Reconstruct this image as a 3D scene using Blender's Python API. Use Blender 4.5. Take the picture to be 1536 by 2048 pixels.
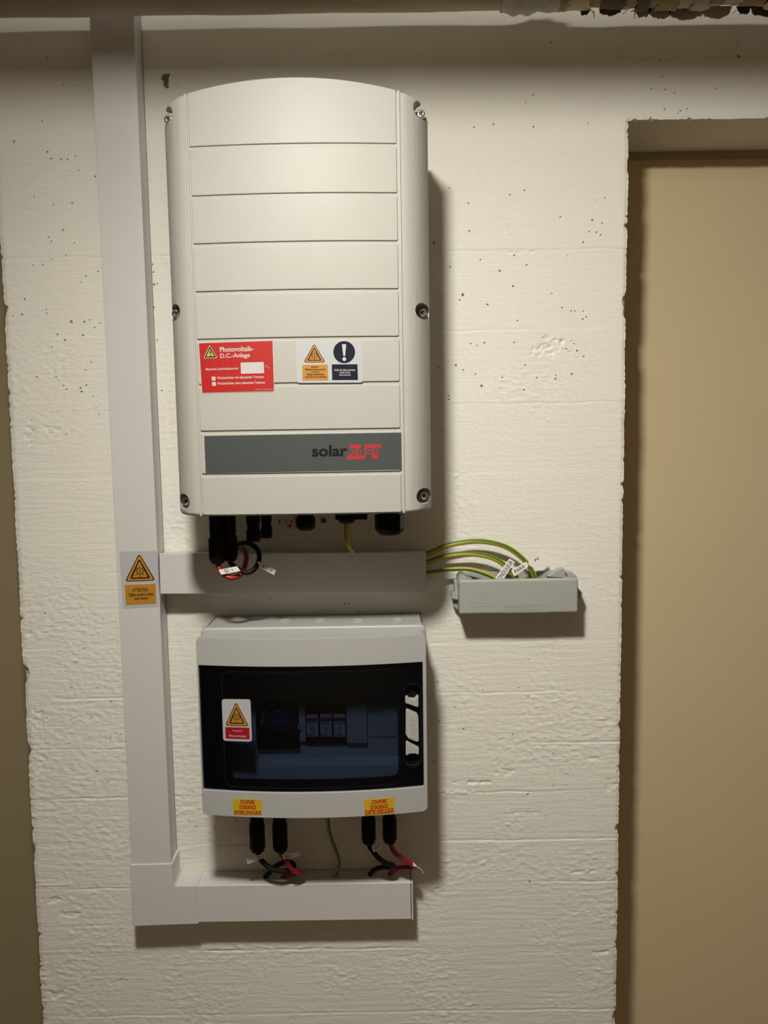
import bpy, bmesh, math, random
import numpy as np
from mathutils import Vector, Matrix

# ------------------------------------------------------------------ clear, camera, world, exposure
for o in list(bpy.data.objects):
    bpy.data.objects.remove(o)
SC = bpy.context.scene
COL = SC.collection

FPX, CAM_D, EYE = 1540.0, 1.14, 1.5           # focal length in pixels, distance to the wall, eye height
_u = np.array([-249.0, 15926.0, FPX]); _u /= np.linalg.norm(_u)
_x = np.array([1.0, 0, 0]); _x -= _x.dot(_u) * _u; _x /= np.linalg.norm(_x)
_y = np.cross(_u, _x)
CR = np.array([_x, _y, _u])                     # camera -> world rotation
CP = np.array([0.0, -CAM_D, EYE])

cam_data = bpy.data.cameras.new('camera')
cam = bpy.data.objects.new('camera', cam_data); COL.objects.link(cam)
cam_data.sensor_fit = 'VERTICAL'; cam_data.sensor_height = 32.0
cam_data.lens = FPX / 2048 * 32.0
cam_data.clip_start = 0.02
cam.matrix_world = Matrix(((*CR[0], CP[0]), (*CR[1], CP[1]), (*CR[2], CP[2]), (0, 0, 0, 1)))
SC.camera = cam

world = bpy.data.worlds.new('world'); SC.world = world
world.use_nodes = True
world.node_tree.nodes['Background'].inputs[0].default_value = (0.02, 0.018, 0.015, 1)
world.node_tree.nodes['Background'].inputs[1].default_value = 0.2

SC.view_settings.view_transform = 'Standard'
SC.view_settings.look = 'None'
SC.view_settings.gamma = 1.0
SC.view_settings.use_curve_mapping = False
SC.view_settings.exposure = 0.0
LAMP_POS = (-135.0, 880.0, 2118.0)              # x, distance from wall, height in mm
LAMP_STRENGTH = 610.0
LAMP_TILT = 18.0                                # degrees, the flat globe hangs tipped a little towards the right
LAMP_COLOR = (1.0, 0.95, 0.862)


def P(u, v, d=0.0):
    """wall coordinates (x, z) in mm of the point seen at photo pixel u, v on the plane d mm in front of the wall"""
    r = CR @ np.array([(u - 768) / FPX, -(v - 1024) / FPX, -1.0])
    t = (CAM_D - d / 1000) / r[1]
    p = CP + r * t
    return (float(p[0] * 1000), float(p[2] * 1000))


def P3(u, v, d):
    a = P(u, v, d)
    return (a[0], d, a[1])


# ------------------------------------------------------------------ materials
def lin(c):
    c = c / 255.0
    return c / 12.92 if c <= 0.04045 else ((c + 0.055) / 1.055) ** 2.4


def rgb(r, g, b):
    return (lin(r), lin(g), lin(b), 1.0)


def mat(name, color, rough=0.5, metal=0.0, spec=0.5, var=0.04, vscale=30.0, bump=0.0, bscale=400.0, bdist=0.0005):
    m = bpy.data.materials.new(name); m.use_nodes = True
    nt = m.node_tree; N = nt.nodes; L = nt.links
    b = N['Principled BSDF']
    b.inputs['Roughness'].default_value = rough
    b.inputs['Metallic'].default_value = metal
    b.inputs['Specular IOR Level'].default_value = spec
    tc = N.new('ShaderNodeTexCoord')
    nz = N.new('ShaderNodeTexNoise'); nz.inputs['Scale'].default_value = vscale; nz.inputs['Detail'].default_value = 3
    L.new(tc.outputs['Object'], nz.inputs['Vector'])
    mx = N.new('ShaderNodeMix'); mx.data_type = 'RGBA'
    mx.inputs[6].default_value = tuple(min(1, c * (1 - var)) for c in color[:3]) + (1,)
    mx.inputs[7].default_value = tuple(min(1, c * (1 + var)) for c in color[:3]) + (1,)
    L.new(nz.outputs['Fac'], mx.inputs[0]); L.new(mx.outputs[2], b.inputs['Base Color'])
    if bump:
        n2 = N.new('ShaderNodeTexNoise'); n2.inputs['Scale'].default_value = bscale; n2.inputs['Detail'].default_value = 2
        L.new(tc.outputs['Object'], n2.inputs['Vector'])
        bp = N.new('ShaderNodeBump'); bp.inputs['Strength'].default_value = bump; bp.inputs['Distance'].default_value = bdist
        L.new(n2.outputs['Fac'], bp.inputs['Height']); L.new(bp.outputs['Normal'], b.inputs['Normal'])
    return m


M = {}
M['pvc'] = mat('white_pvc', (0.60, 0.585, 0.57, 1), 0.42, var=0.01)
M['lid'] = mat('cream_powder_coat', (0.42, 0.414, 0.378, 1), 0.45, spec=0.28, var=0.015, bump=0.25, bscale=700, bdist=0.0004)
M['metal_body'] = mat('grey_cast_body', (0.55, 0.54, 0.50, 1), 0.5, var=0.03)
M['steel'] = mat('screw_steel', (0.75, 0.74, 0.72, 1), 0.22, metal=1.0, var=0.05)
M['dark_metal'] = mat('dark_socket', (0.03, 0.03, 0.03, 1), 0.5)
M['black'] = mat('black_plastic', (0.006, 0.006, 0.007, 1), 0.35, spec=0.12, var=0.1)
M['black_matt'] = mat('black_matt', (0.008, 0.008, 0.009, 1), 0.6, spec=0.12, var=0.1)
M['box_grey'] = mat('light_grey_plastic', (0.41, 0.413, 0.402, 1), 0.4, var=0.012)
M['fascia'] = mat('fascia_grey', (0.62, 0.62, 0.62, 1), 0.35, var=0.012)
M['jbox'] = mat('mid_grey_plastic', (0.35, 0.358, 0.328, 1), 0.45, var=0.015)
M['nameplate'] = mat('slate_grey_film', (0.055, 0.062, 0.063, 1), 0.45, var=0.02)
M['ink_black'] = mat('black_ink', (0.010, 0.010, 0.012, 1), 0.6, spec=0.12)
M['ink_navy'] = mat('navy_ink', (0.010, 0.012, 0.024, 1), 0.5, spec=0.12)
M['ink_red'] = mat('red_ink', (0.40, 0.010, 0.008, 1), 0.42, var=0.02)
M['ink_logo'] = mat('logo_red_ink', (0.45, 0.020, 0.023, 1), 0.45, var=0.02)
M['ink_crimson'] = mat('crimson_ink', (0.30, 0.006, 0.014, 1), 0.45, var=0.02)
M['ink_white'] = mat('white_ink', (0.50, 0.48, 0.46, 1), 0.5, var=0.01)
M['ink_orange'] = mat('orange_ink', (0.44, 0.20, 0.014, 1), 0.5, var=0.04)
M['ink_yellow'] = mat('yellow_ink', (0.45, 0.40, 0.03, 1), 0.5, var=0.03)
M['sign_white'] = mat('white_film', (0.44, 0.45, 0.46, 1), 0.4, var=0.01)
M['tape_yellow'] = mat('yellow_tape', (0.55, 0.36, 0.010, 1), 0.5, var=0.03)
M['text_red'] = mat('tape_red_ink', (0.40, 0.012, 0.010, 1), 0.6, spec=0.12)
M['tag'] = mat('white_tag', (0.78, 0.76, 0.72, 1), 0.5, var=0.02)
M['cable_black'] = mat('black_cable', (0.008, 0.008, 0.009, 1), 0.45, spec=0.12)
M['cable_red'] = mat('red_cable', (0.26, 0.008, 0.010, 1), 0.42, var=0.06)
M['navy_knob'] = mat('navy_knob', (0.014, 0.024, 0.085, 1), 0.4)
M['cartridge'] = mat('cartridge_grey', (0.62, 0.63, 0.64, 1), 0.5)
M['border'] = mat('smoked_border', (0.017, 0.023, 0.037, 1), 0.4, spec=0.12, var=0.3, vscale=12)
M['pipe_wrap'] = mat('old_pipe_wrap', (0.40, 0.35, 0.25, 1), 0.8, var=0.18, vscale=14, bump=0.6, bscale=60, bdist=0.002)
M['plaster'] = mat('pipe_plaster', (0.42, 0.39, 0.32, 1), 0.85, var=0.2, vscale=40, bump=0.8, bscale=90, bdist=0.003)
M['flake_brown'] = mat('brown_insulation', (0.30, 0.22, 0.13, 1), 0.9, var=0.3, vscale=60, bump=0.8, bscale=150, bdist=0.002)
M['flake_dark'] = mat('dark_insulation', (0.10, 0.08, 0.055, 1), 0.9, var=0.3, vscale=60)
M['flake_tan'] = mat('tan_jacket_paper', (0.50, 0.42, 0.28, 1), 0.85, var=0.2, vscale=60)
M['paper'] = mat('pale_paper_strip', (0.72, 0.70, 0.62, 1), 0.8)
M['room'] = mat('room_paint', (0.36, 0.28, 0.19, 1), 0.85, var=0.04, vscale=3)
M['ceiling'] = mat('ceiling_concrete', (0.50, 0.44, 0.36, 1), 0.9, var=0.06, vscale=5)
M['floor'] = mat('floor_screed', (0.20, 0.16, 0.12, 1), 0.8, var=0.12, vscale=4)
M['frame'] = mat('door_frame_paint', (0.36, 0.29, 0.18, 1), 0.6, var=0.05)
M['lamp_base'] = mat('lamp_base_white', (0.75, 0.75, 0.73, 1), 0.5)
M['knob_white'] = mat('latch_white', (0.42, 0.415, 0.385, 1), 0.42, var=0.02)


def wall_material():
    m = bpy.data.materials.new('board_marked_white_concrete'); m.use_nodes = True
    nt = m.node_tree; N = nt.nodes; L = nt.links; b = N['Principled BSDF']
    b.inputs['Roughness'].default_value = 0.7
    b.inputs['Specular IOR Level'].default_value = 0.3
    tc = N.new('ShaderNodeTexCoord')
    nz = N.new('ShaderNodeTexNoise'); nz.inputs['Scale'].default_value = 5; nz.inputs['Detail'].default_value = 5
    L.new(tc.outputs['Object'], nz.inputs['Vector'])
    mx = N.new('ShaderNodeMix'); mx.data_type = 'RGBA'
    mx.inputs[6].default_value = (0.735, 0.722, 0.648, 1); mx.inputs[7].default_value = (0.775, 0.762, 0.692, 1)
    L.new(nz.outputs['Fac'], mx.inputs[0])
    at = N.new('ShaderNodeAttribute'); at.attribute_name = 'bare'
    mx2 = N.new('ShaderNodeMix'); mx2.data_type = 'RGBA'
    L.new(at.outputs['Fac'], mx2.inputs[0]); L.new(mx.outputs[2], mx2.inputs[6])
    mx2.inputs[7].default_value = (0.13, 0.125, 0.11, 1)
    L.new(mx2.outputs[2], b.inputs['Base Color'])
    mp = N.new('ShaderNodeMapping'); mp.inputs['Scale'].default_value = (0.35, 1, 1)
    L.new(tc.outputs['Object'], mp.inputs['Vector'])
    n1 = N.new('ShaderNodeTexNoise'); n1.inputs['Scale'].default_value = 330; n1.inputs['Detail'].default_value = 3
    L.new(mp.outputs['Vector'], n1.inputs['Vector'])
    bp = N.new('ShaderNodeBump'); bp.inputs['Strength'].default_value = 0.9; bp.inputs['Distance'].default_value = 0.0007
    n3 = N.new('ShaderNodeTexNoise'); n3.inputs['Scale'].default_value = 120; n3.inputs['Detail'].default_value = 4
    L.new(mp.outputs['Vector'], n3.inputs['Vector'])
    ad = N.new('ShaderNodeMath'); ad.operation = 'ADD'; L.new(n1.outputs['Fac'], ad.inputs[0]); L.new(n3.outputs['Fac'], ad.inputs[1])
    L.new(ad.outputs[0], bp.inputs['Height']); L.new(bp.outputs['Normal'], b.inputs['Normal'])
    return m


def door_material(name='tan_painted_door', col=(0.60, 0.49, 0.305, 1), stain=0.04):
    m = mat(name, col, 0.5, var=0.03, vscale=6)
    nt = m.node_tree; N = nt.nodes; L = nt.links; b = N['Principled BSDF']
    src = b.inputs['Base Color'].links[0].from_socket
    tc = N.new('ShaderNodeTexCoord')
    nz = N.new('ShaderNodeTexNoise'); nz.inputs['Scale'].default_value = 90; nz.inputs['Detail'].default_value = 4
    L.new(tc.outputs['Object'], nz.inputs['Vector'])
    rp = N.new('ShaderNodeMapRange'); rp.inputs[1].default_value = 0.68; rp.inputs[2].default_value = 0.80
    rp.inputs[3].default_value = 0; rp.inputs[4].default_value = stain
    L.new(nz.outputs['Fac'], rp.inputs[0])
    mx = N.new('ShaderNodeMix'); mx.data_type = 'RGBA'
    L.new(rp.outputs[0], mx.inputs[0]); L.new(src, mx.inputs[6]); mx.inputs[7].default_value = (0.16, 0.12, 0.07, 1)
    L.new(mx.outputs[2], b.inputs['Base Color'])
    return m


def glass_material():
    m = bpy.data.materials.new('smoked_blue_window'); m.use_nodes = True
    nt = m.node_tree; N = nt.nodes; L = nt.links
    N.remove(N['Principled BSDF']); out = N['Material Output']
    tr = N.new('ShaderNodeBsdfTransparent'); tr.inputs[0].default_value = (0.40, 0.45, 0.53, 1)
    gl = N.new('ShaderNodeBsdfGlossy'); gl.inputs['Roughness'].default_value = 0.06
    fr = N.new('ShaderNodeFresnel'); fr.inputs[0].default_value = 1.45
    ge = N.new('ShaderNodeNewGeometry')
    mt = N.new('ShaderNodeMath'); mt.operation = 'SUBTRACT'; mt.inputs[0].default_value = 1.0
    L.new(ge.outputs['Backfacing'], mt.inputs[1])
    m2 = N.new('ShaderNodeMath'); m2.operation = 'MULTIPLY'
    L.new(fr.outputs[0], m2.inputs[0]); L.new(mt.outputs[0], m2.inputs[1])
    mx = N.new('ShaderNodeMixShader')
    L.new(m2.outputs[0], mx.inputs[0]); L.new(tr.outputs[0], mx.inputs[1]); L.new(gl.outputs[0], mx.inputs[2])
    L.new(mx.outputs[0], out.inputs['Surface'])
    return m


def earth_material():
    m = bpy.data.materials.new('green_yellow_sheath'); m.use_nodes = True
    nt = m.node_tree; N = nt.nodes; L = nt.links; b = N['Principled BSDF']
    b.inputs['Roughness'].default_value = 0.4
    uv = N.new('ShaderNodeUVMap'); uv.uv_map = 'UVMap'
    sp = N.new('ShaderNodeSeparateXYZ'); L.new(uv.outputs[0], sp.inputs[0])
    m1 = N.new('ShaderNodeMath'); m1.operation = 'MULTIPLY_ADD'; m1.inputs[1].default_value = 0.001; m1.inputs[2].default_value = 0
    L.new(sp.outputs[1], m1.inputs[0])
    m2 = N.new('ShaderNodeMath'); m2.operation = 'ADD'; L.new(sp.outputs[0], m2.inputs[0]); L.new(m1.outputs[0], m2.inputs[1])
    m3 = N.new('ShaderNodeMath'); m3.operation = 'MULTIPLY'; m3.inputs[1].default_value = 2.0; L.new(m2.outputs[0], m3.inputs[0])
    m4 = N.new('ShaderNodeMath'); m4.operation = 'FRACT'; L.new(m3.outputs[0], m4.inputs[0])
    m5 = N.new('ShaderNodeMath'); m5.operation = 'LESS_THAN'; m5.inputs[1].default_value = 0.38; L.new(m4.outputs[0], m5.inputs[0])
    mx = N.new('ShaderNodeMix'); mx.data_type = 'RGBA'
    mx.inputs[6].default_value = (0.46, 0.33, 0.02, 1); mx.inputs[7].default_value = (0.045, 0.15, 0.012, 1)
    L.new(m5.outputs[0], mx.inputs[0]); L.new(mx.outputs[2], b.inputs['Base Color'])
    return m


def emission_material():
    m = bpy.data.materials.new('lit_opal_globe'); m.use_nodes = True
    nt = m.node_tree; N = nt.nodes; L = nt.links
    N.remove(N['Principled BSDF'])
    e = N.new('ShaderNodeEmission'); e.inputs[0].default_value = (*LAMP_COLOR, 1); e.inputs[1].default_value = LAMP_STRENGTH
    L.new(e.outputs[0], N['Material Output'].inputs['Surface'])
    return m


M['wall'] = wall_material(); M['door'] = door_material(); M['door_shaded'] = door_material('shade_darkened_tan_door', (0.29, 0.235, 0.135, 1), 0.5); M['glass'] = glass_material()  # left door: tan darkened so its colour carries the shade of the recess
M['earth'] = earth_material(); M['lamp'] = emission_material()

# ------------------------------------------------------------------ builders (all coordinates: x, d = distance from the wall, z; mm)
ORIG = {}


def W(p):
    return Vector((p[0] / 1000, -p[1] / 1000, p[2] / 1000))


def tag(o, label=None, cat=None, group=None, kind=None):
    if label: o['label'] = label
    if cat: o['category'] = cat
    if group: o['group'] = group
    if kind: o['kind'] = kind
    return o


def thing(name, label, cat, at, group=None):
    o = bpy.data.objects.new(name, None); COL.objects.link(o)
    o.location = W(at); o.empty_display_size = 0.03
    ORIG[o.name] = W(at)
    return tag(o, label, cat, group)


ROUND = {'plug', 'lamp_base', 'lamp_stem', 'lamp_pan', 'lamp_globe', 'screw', 'capped_socket', 'rotary_knob', 'knockout', 'pipe_wrap', 'plaster_collar', 'insulation', 'jacket_flake', 'cutter'}


def link_bm(name, bm, material, parent=None, at=None, label=None, smooth=24):
    """bm in mm wall coordinates -> object in metres whose origin is its parent's origin (or `at`)"""
    if smooth == 24 and name in ROUND: smooth = 45
    org = ORIG[parent.name] if parent is not None else (W(at) if at is not None else Vector((0, 0, 0)))
    for v in bm.verts:
        v.co = W(v.co) - org
    bmesh.ops.recalc_face_normals(bm, faces=bm.faces)
    if all(e.is_manifold for e in bm.edges) and bm.calc_volume(signed=True) < 0:
        bmesh.ops.reverse_faces(bm, faces=bm.faces[:])
    me = bpy.data.meshes.new(name); bm.to_mesh(me); bm.free()
    me.materials.append(material)
    if smooth:
        for p in me.polygons: p.use_smooth = True
        me.set_sharp_from_angle(angle=math.radians(50 if smooth == 24 else smooth))
    o = bpy.data.objects.new(name, me); COL.objects.link(o)
    if smooth == 24:                                # bevelled moulding: large faces keep flat normals
        wn = o.modifiers.new('weighted_normals', 'WEIGHTED_NORMAL'); wn.keep_sharp = True; wn.weight = 100
    if parent is not None:
        o.parent = parent
    else:
        o.location = org
    ORIG[o.name] = org
    if label: o['label'] = label
    return o


def bevel(bm, w, seg=2, ang=30):
    es = [e for e in bm.edges if len(e.link_faces) == 2 and e.calc_face_angle(0) > math.radians(ang)]
    bmesh.ops.bevel(bm, geom=es, offset=w, segments=seg, affect='EDGES', clamp_overlap=True, profile=0.5)


def bm_box(x0, x1, d0, d1, z0, z1, bv=0, bm=None, seg=2):
    b = bmesh.new()
    vs = [b.verts.new((x, d, z)) for x in (x0, x1) for d in (d0, d1) for z in (z0, z1)]
    for f in ((0, 1, 3, 2), (4, 6, 7, 5), (0, 4, 5, 1), (2, 3, 7, 6), (0, 2, 6, 4), (1, 5, 7, 3)):
        b.faces.new([vs[i] for i in f])
    b.normal_update()
    bmesh.ops.recalc_face_normals(b, faces=b.faces)
    if bv: bevel(b, bv, seg)
    return join(bm, b)


def join(bm, b):
    if bm is None: return b
    mp = {v: bm.verts.new(v.co) for v in b.verts}
    for f in b.faces:
        try: bm.faces.new([mp[v] for v in f.verts])
        except ValueError: pass
    b.free()
    return bm


def bm_prism_x(section, x0, x1, bv=0, bm=None):
    """section: list of (d, z)"""
    b = bmesh.new()
    a = [b.verts.new((x0, d, z)) for d, z in section]; c = [b.verts.new((x1, d, z)) for d, z in section]
    n = len(section)
    b.faces.new(a); b.faces.new(c[::-1])
    for i in range(n): b.faces.new((a[i], a[(i + 1) % n], c[(i + 1) % n], c[i]))
    bmesh.ops.recalc_face_normals(b, faces=b.faces)
    if bv: bevel(b, bv)
    return join(bm, b)


def flat(dep):
    return lambda x: dep


def bm_plate(loops, surf, front=0.0, back=None, back_abs=None, bv=0, bm=None, step=0, seg=2, seal=True):
    """prism from 2-D loops (x, z) whose front follows depth surf(x)+front; further loops are holes"""
    b = bmesh.new(); edges = []
    for lp in loops:
        vs = [b.verts.new((x, 0, z)) for x, z in lp]
        for i in range(len(vs)):
            edges.append(b.edges.new((vs[i], vs[(i + 1) % len(vs)])))
    if len(loops) == 1:
        b.faces.new(list(b.verts))
        if step == 0 and len(b.verts) > 4 and not seal: pass
    else:
        bmesh.ops.triangle_fill(b, edges=edges, use_beauty=True)
    if step:
        xs = [v.co.x for v in b.verts]; x0, x1 = min(xs), max(xs)
        n = max(1, int((x1 - x0) / step))
        for i in range(1, n):
            xc = x0 + (x1 - x0) * i / n
            bmesh.ops.bisect_plane(b, geom=b.verts[:] + b.edges[:] + b.faces[:], plane_co=(xc, 0, 0), plane_no=(1, 0, 0), dist=1e-4)
    fr = list(b.faces); fv = list(b.verts)
    bound = [e for e in b.edges if len(e.link_faces) == 1]
    if back is not None or back_abs is not None:
        bk = {v: b.verts.new((v.co.x, 0, v.co.z)) for v in fv}
        for f in fr: b.faces.new([bk[v] for v in reversed(f.verts)])
        for e in bound:
            a, c = e.verts
            b.faces.new((a, c, bk[c], bk[a]))
        for v in bk.values():
            v.co.y = back_abs if back_abs is not None else surf(v.co.x) + back
    for v in fv: v.co.y = surf(v.co.x) + front
    bmesh.ops.recalc_face_normals(b, faces=b.faces)
    b.normal_update()
    if bv: bevel(b, bv, seg, 45)
    return join(bm, b)


def rect(x0, x1, z0, z1, r=0, n=4):
    if r <= 0: return [(x0, z0), (x1, z0), (x1, z1), (x0, z1)]
    out = []
    for cx, cz, a0 in ((x1 - r, z0 + r, -90), (x1 - r, z1 - r, 0), (x0 + r, z1 - r, 90), (x0 + r, z0 + r, 180)):
        for i in range(n + 1):
            a = math.radians(a0 + 90 * i / n)
            out.append((cx + r * math.cos(a), cz + r * math.sin(a)))
    return out


def circle(cx, cz, r, n=24, rz=None):
    return [(cx + r * math.cos(2 * math.pi * i / n), cz + (rz or r) * math.sin(2 * math.pi * i / n)) for i in range(n)]


def rpoly(pts, r, n=4):
    """polygon with rounded corners"""
    out = []; k = len(pts)
    for i in range(k):
        p = Vector(pts[i]); a = (Vector(pts[i - 1]) - p).normalized(); c = (Vector(pts[(i + 1) % k]) - p).normalized()
        half = a.angle(c) / 2; t = r / math.tan(half)
        ctr = p + (a + c).normalized() * (r / math.sin(half))
        s = p + a * t - ctr; e = p + c * t - ctr
        a0 = math.atan2(s.y, s.x); a1 = math.atan2(e.y, e.x); dd = (a1 - a0 + math.pi) % (2 * math.pi) - math.pi
        for j in range(n + 1):
            an = a0 + dd * j / n
            out.append((ctr.x + r * math.cos(an), ctr.y + r * math.sin(an)))
    return out


def rot2(pts, c, deg):
    a = math.radians(deg); s, k = math.sin(a), math.cos(a)
    return [(c[0] + (x - c[0]) * k - (z - c[1]) * s, c[1] + (x - c[0]) * s + (z - c[1]) * k) for x, z in pts]


def quad_map(q):
    """bilinear map from unit square (u right, v up) to the quad q = [top-left, top-right, bottom-left, bottom-right]"""
    tl, tr, bl, br = q

    def f(u, v):
        x = bl[0] * (1 - u) * (1 - v) + br[0] * u * (1 - v) + tl[0] * (1 - u) * v + tr[0] * u * v
        z = bl[1] * (1 - u) * (1 - v) + br[1] * u * (1 - v) + tl[1] * (1 - u) * v + tr[1] * u * v
        return (x, z)
    return f


def bm_lathe(axis_pt, axis, prof, n=20, bm=None):
    """prof: list of (t along axis, radius); axis 'x','d','z'"""
    b = bmesh.new(); rings = []
    for t, r in prof:
        ring = []
        for i in range(n):
            a = 2 * math.pi * i / n; c, s = r * math.cos(a), r * math.sin(a)
            o = {'x': (t, c, s), 'd': (c, t, s), 'z': (c, s, t)}[axis]
            ring.append(b.verts.new((axis_pt[0] + o[0], axis_pt[1] + o[1], axis_pt[2] + o[2])))
        rings.append(ring)
    for a, c in zip(rings, rings[1:]):
        for i in range(n): b.faces.new((a[i], a[(i + 1) % n], c[(i + 1) % n], c[i]))
    b.faces.new(rings[0]); b.faces.new(rings[-1])
    bmesh.ops.recalc_face_normals(b, faces=b.faces)
    return join(bm, b)


def spline(pts, per=8):
    out = []; p = [Vector(q) for q in pts]
    p = [p[0] * 2 - p[1]] + p + [p[-1] * 2 - p[-2]]
    for i in range(1, len(p) - 2):
        for j in range(per):
            t = j / per
            out.append(0.5 * ((2 * p[i]) + (p[i + 1] - p[i - 1]) * t + (2 * p[i - 1] - 5 * p[i] + 4 * p[i + 1] - p[i + 2]) * t * t
                              + (3 * p[i] - p[i - 1] - 3 * p[i + 1] + p[i + 2]) * t ** 3))
    out.append(p[-2]); return out


def bm_tube(pts, r, n=12, per=8, up=(0, 0, 1), bm=None, uv=False, phase=0.0):
    path = spline(pts, per); b = bmesh.new() if bm is None else bm
    uvl = b.loops.layers.uv.new('UVMap') if uv else None
    rings = []; Ls = [0]
    t0 = (path[1] - path[0]).normalized(); nrm = Vector(up) - t0 * Vector(up).dot(t0)
    if nrm.length < 1e-3: nrm = t0.orthogonal()
    nrm.normalize()
    for i, q in enumerate(path):
        t = (path[min(i + 1, len(path) - 1)] - path[max(i - 1, 0)]).normalized()
        nrm = (nrm - t * nrm.dot(t)).normalized(); bi = t.cross(nrm)
        rings.append([b.verts.new(q + (nrm * math.cos(2 * math.pi * k / n) + bi * math.sin(2 * math.pi * k / n)) * r) for k in range(n)])
        if i: Ls.append(Ls[-1] + (q - path[i - 1]).length)
    for i in range(len(rings) - 1):
        for k in range(n):
            f = b.faces.new((rings[i][k], rings[i][(k + 1) % n], rings[i + 1][(k + 1) % n], rings[i + 1][k]))
            if uv:
                for lp, (uu, vv) in zip(f.loops, ((k / n, Ls[i]), ((k + 1) / n, Ls[i]), ((k + 1) / n, Ls[i + 1]), (k / n, Ls[i + 1]))):
                    lp[uvl].uv = (uu + phase, vv)
    b.faces.new(rings[0][::-1]); b.faces.new(rings[-1])
    return b


_TXT = {}


def text_geo(s, bold=0.0):
    key = (s, bold)
    if s == '1' and key not in _TXT:
        _TXT[key] = ([(1.3, 0), (2.3, 0), (2.3, 7), (1.5, 7), (1.3, 6.2), (0, 5.4), (0, 4.5), (1.3, 5.2)], [(0, 1, 2, 3, 4, 7), (4, 5, 6, 7)], 0, 2.3, 0, 7)
    if key not in _TXT:
        cu = bpy.data.curves.new('t', 'FONT'); cu.body = s; cu.size = 10; cu.resolution_u = 3; cu.offset = bold
        ob = bpy.data.objects.new('t', cu); COL.objects.link(ob)
        me = bpy.data.meshes.new_from_object(ob)
        vs = [(v.co.x, v.co.y) for v in me.vertices]; fs = [tuple(p.vertices) for p in me.polygons]
        bpy.data.objects.remove(ob); bpy.data.curves.remove(cu); bpy.data.meshes.remove(me)
        xs = [v[0] for v in vs]; ys = [v[1] for v in vs]
        _TXT[key] = (vs, fs, min(xs), max(xs), min(ys), max(ys))
    return _TXT[key]


def bm_text(s, fmap, u0, u1, v0, v1, surf, off, bold=0.15, bm=None, raised=0.0):
    """text filling the box u0..u1, v0..v1 of the 2-D map fmap(u, v)->(x, z); flat print lying `off` above surf"""
    vs, fs, xa, xb, ya, yb = text_geo(s, bold)
    b = bmesh.new() if bm is None else bm
    nv = []
    for x, y in vs:
        px, pz = fmap(u0 + (u1 - u0) * (x - xa) / (xb - xa), v0 + (v1 - v0) * (y - ya) / (yb - ya))
        nv.append(b.verts.new((px, surf(px) + off, pz)))
    nf = []
    for f in fs:
        try: nf.append(b.faces.new([nv[i] for i in f]))
        except ValueError: pass
    if raised:
        back = [b.verts.new((v.co.x, v.co.y - raised, v.co.z)) for v in nv]
        mp = dict(zip(nv, back))
        for f in nf:
            for e in f.edges:
                if len(e.link_faces) == 1:
                    a, c = e.verts
                    try: b.faces.new((a, c, mp[c], mp[a]))
                    except (ValueError, KeyError): pass
    return b


def mapped(pts, fmap):
    return [fmap(u, v) for u, v in pts]


def boolean_cut(o, cutters):
    o.modifiers.clear()
    for c in cutters:
        md = o.modifiers.new('cut', 'BOOLEAN'); md.operation = 'DIFFERENCE'; md.object = c; md.solver = 'EXACT'
    bpy.context.view_layer.update()
    dg = bpy.context.evaluated_depsgraph_get()
    me = bpy.data.meshes.new_from_object(o.evaluated_get(dg))
    o.modifiers.clear(); wn = o.modifiers.new('weighted_normals', 'WEIGHTED_NORMAL'); wn.keep_sharp = True; wn.weight = 100; old = o.data; nm = old.name; o.data = me; bpy.data.meshes.remove(old); me.name = nm
    for p in me.polygons: p.use_smooth = True
    me.set_sharp_from_angle(angle=math.radians(35))
    for c in cutters:
        m2 = c.data; bpy.data.objects.remove(c); bpy.data.meshes.remove(m2)


# ------------------------------------------------------------------ the back wall: board marked concrete pier with real relief, holes and chipped arrises
rng = np.random.default_rng(7)


def vnoise(shape, nz, nx, seed, cubic=True):
    r = np.random.default_rng(seed); g = r.random((nz + 2, nx + 2))
    zz = np.linspace(0, nz, shape[0], endpoint=False); xx = np.linspace(0, nx, shape[1], endpoint=False)
    zi = zz.astype(int); xi = xx.astype(int); fz = zz - zi; fx = xx - xi
    fz = fz * fz * (3 - 2 * fz); fx = fx * fx * (3 - 2 * fx)
    a = g[np.ix_(zi, xi)]; b = g[np.ix_(zi, xi + 1)]; c = g[np.ix_(zi + 1, xi)]; d = g[np.ix_(zi + 1, xi + 1)]
    fz = fz[:, None]; fx = fx[None, :]
    return (a * (1 - fx) + b * fx) * (1 - fz) + (c * (1 - fx) + d * fx) * fz - 0.5


def fnoise(shape, wz, wx, seed, lo=6.0):
    """smooth isotropic noise, unit deviation: features of about wz x wx grid cells and up to `lo` times larger"""
    r = np.random.default_rng(seed); w = np.fft.rfft2(r.standard_normal(shape))
    kz = np.fft.fftfreq(shape[0])[:, None] * wz; kx = np.fft.rfftfreq(shape[1])[None, :] * wx
    k = np.sqrt(kz * kz + kx * kx)
    out = np.fft.irfft2(w * np.exp(-(k / 0.75) ** 2) * (1 - np.exp(-(k * lo) ** 2)) / (k + 0.3), s=shape)
    return out / out.std()


def nibbles(z, n, seed, lo, hi):
    """uneven arris: fine wobble with a few broken-out bits"""
    r = np.random.default_rng(seed); out = fnoise((len(z), 1), 3, 1, seed, 3.0)[:, 0] * 0.28 + fnoise((len(z), 1), 30, 1, seed + 1)[:, 0] * 0.35
    for _ in range(n):
        out += min(4.0, r.exponential(1.1)) * np.exp(-((z - r.uniform(lo, hi)) / r.uniform(1.2, 4.0)) ** 2)
    return out


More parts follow.
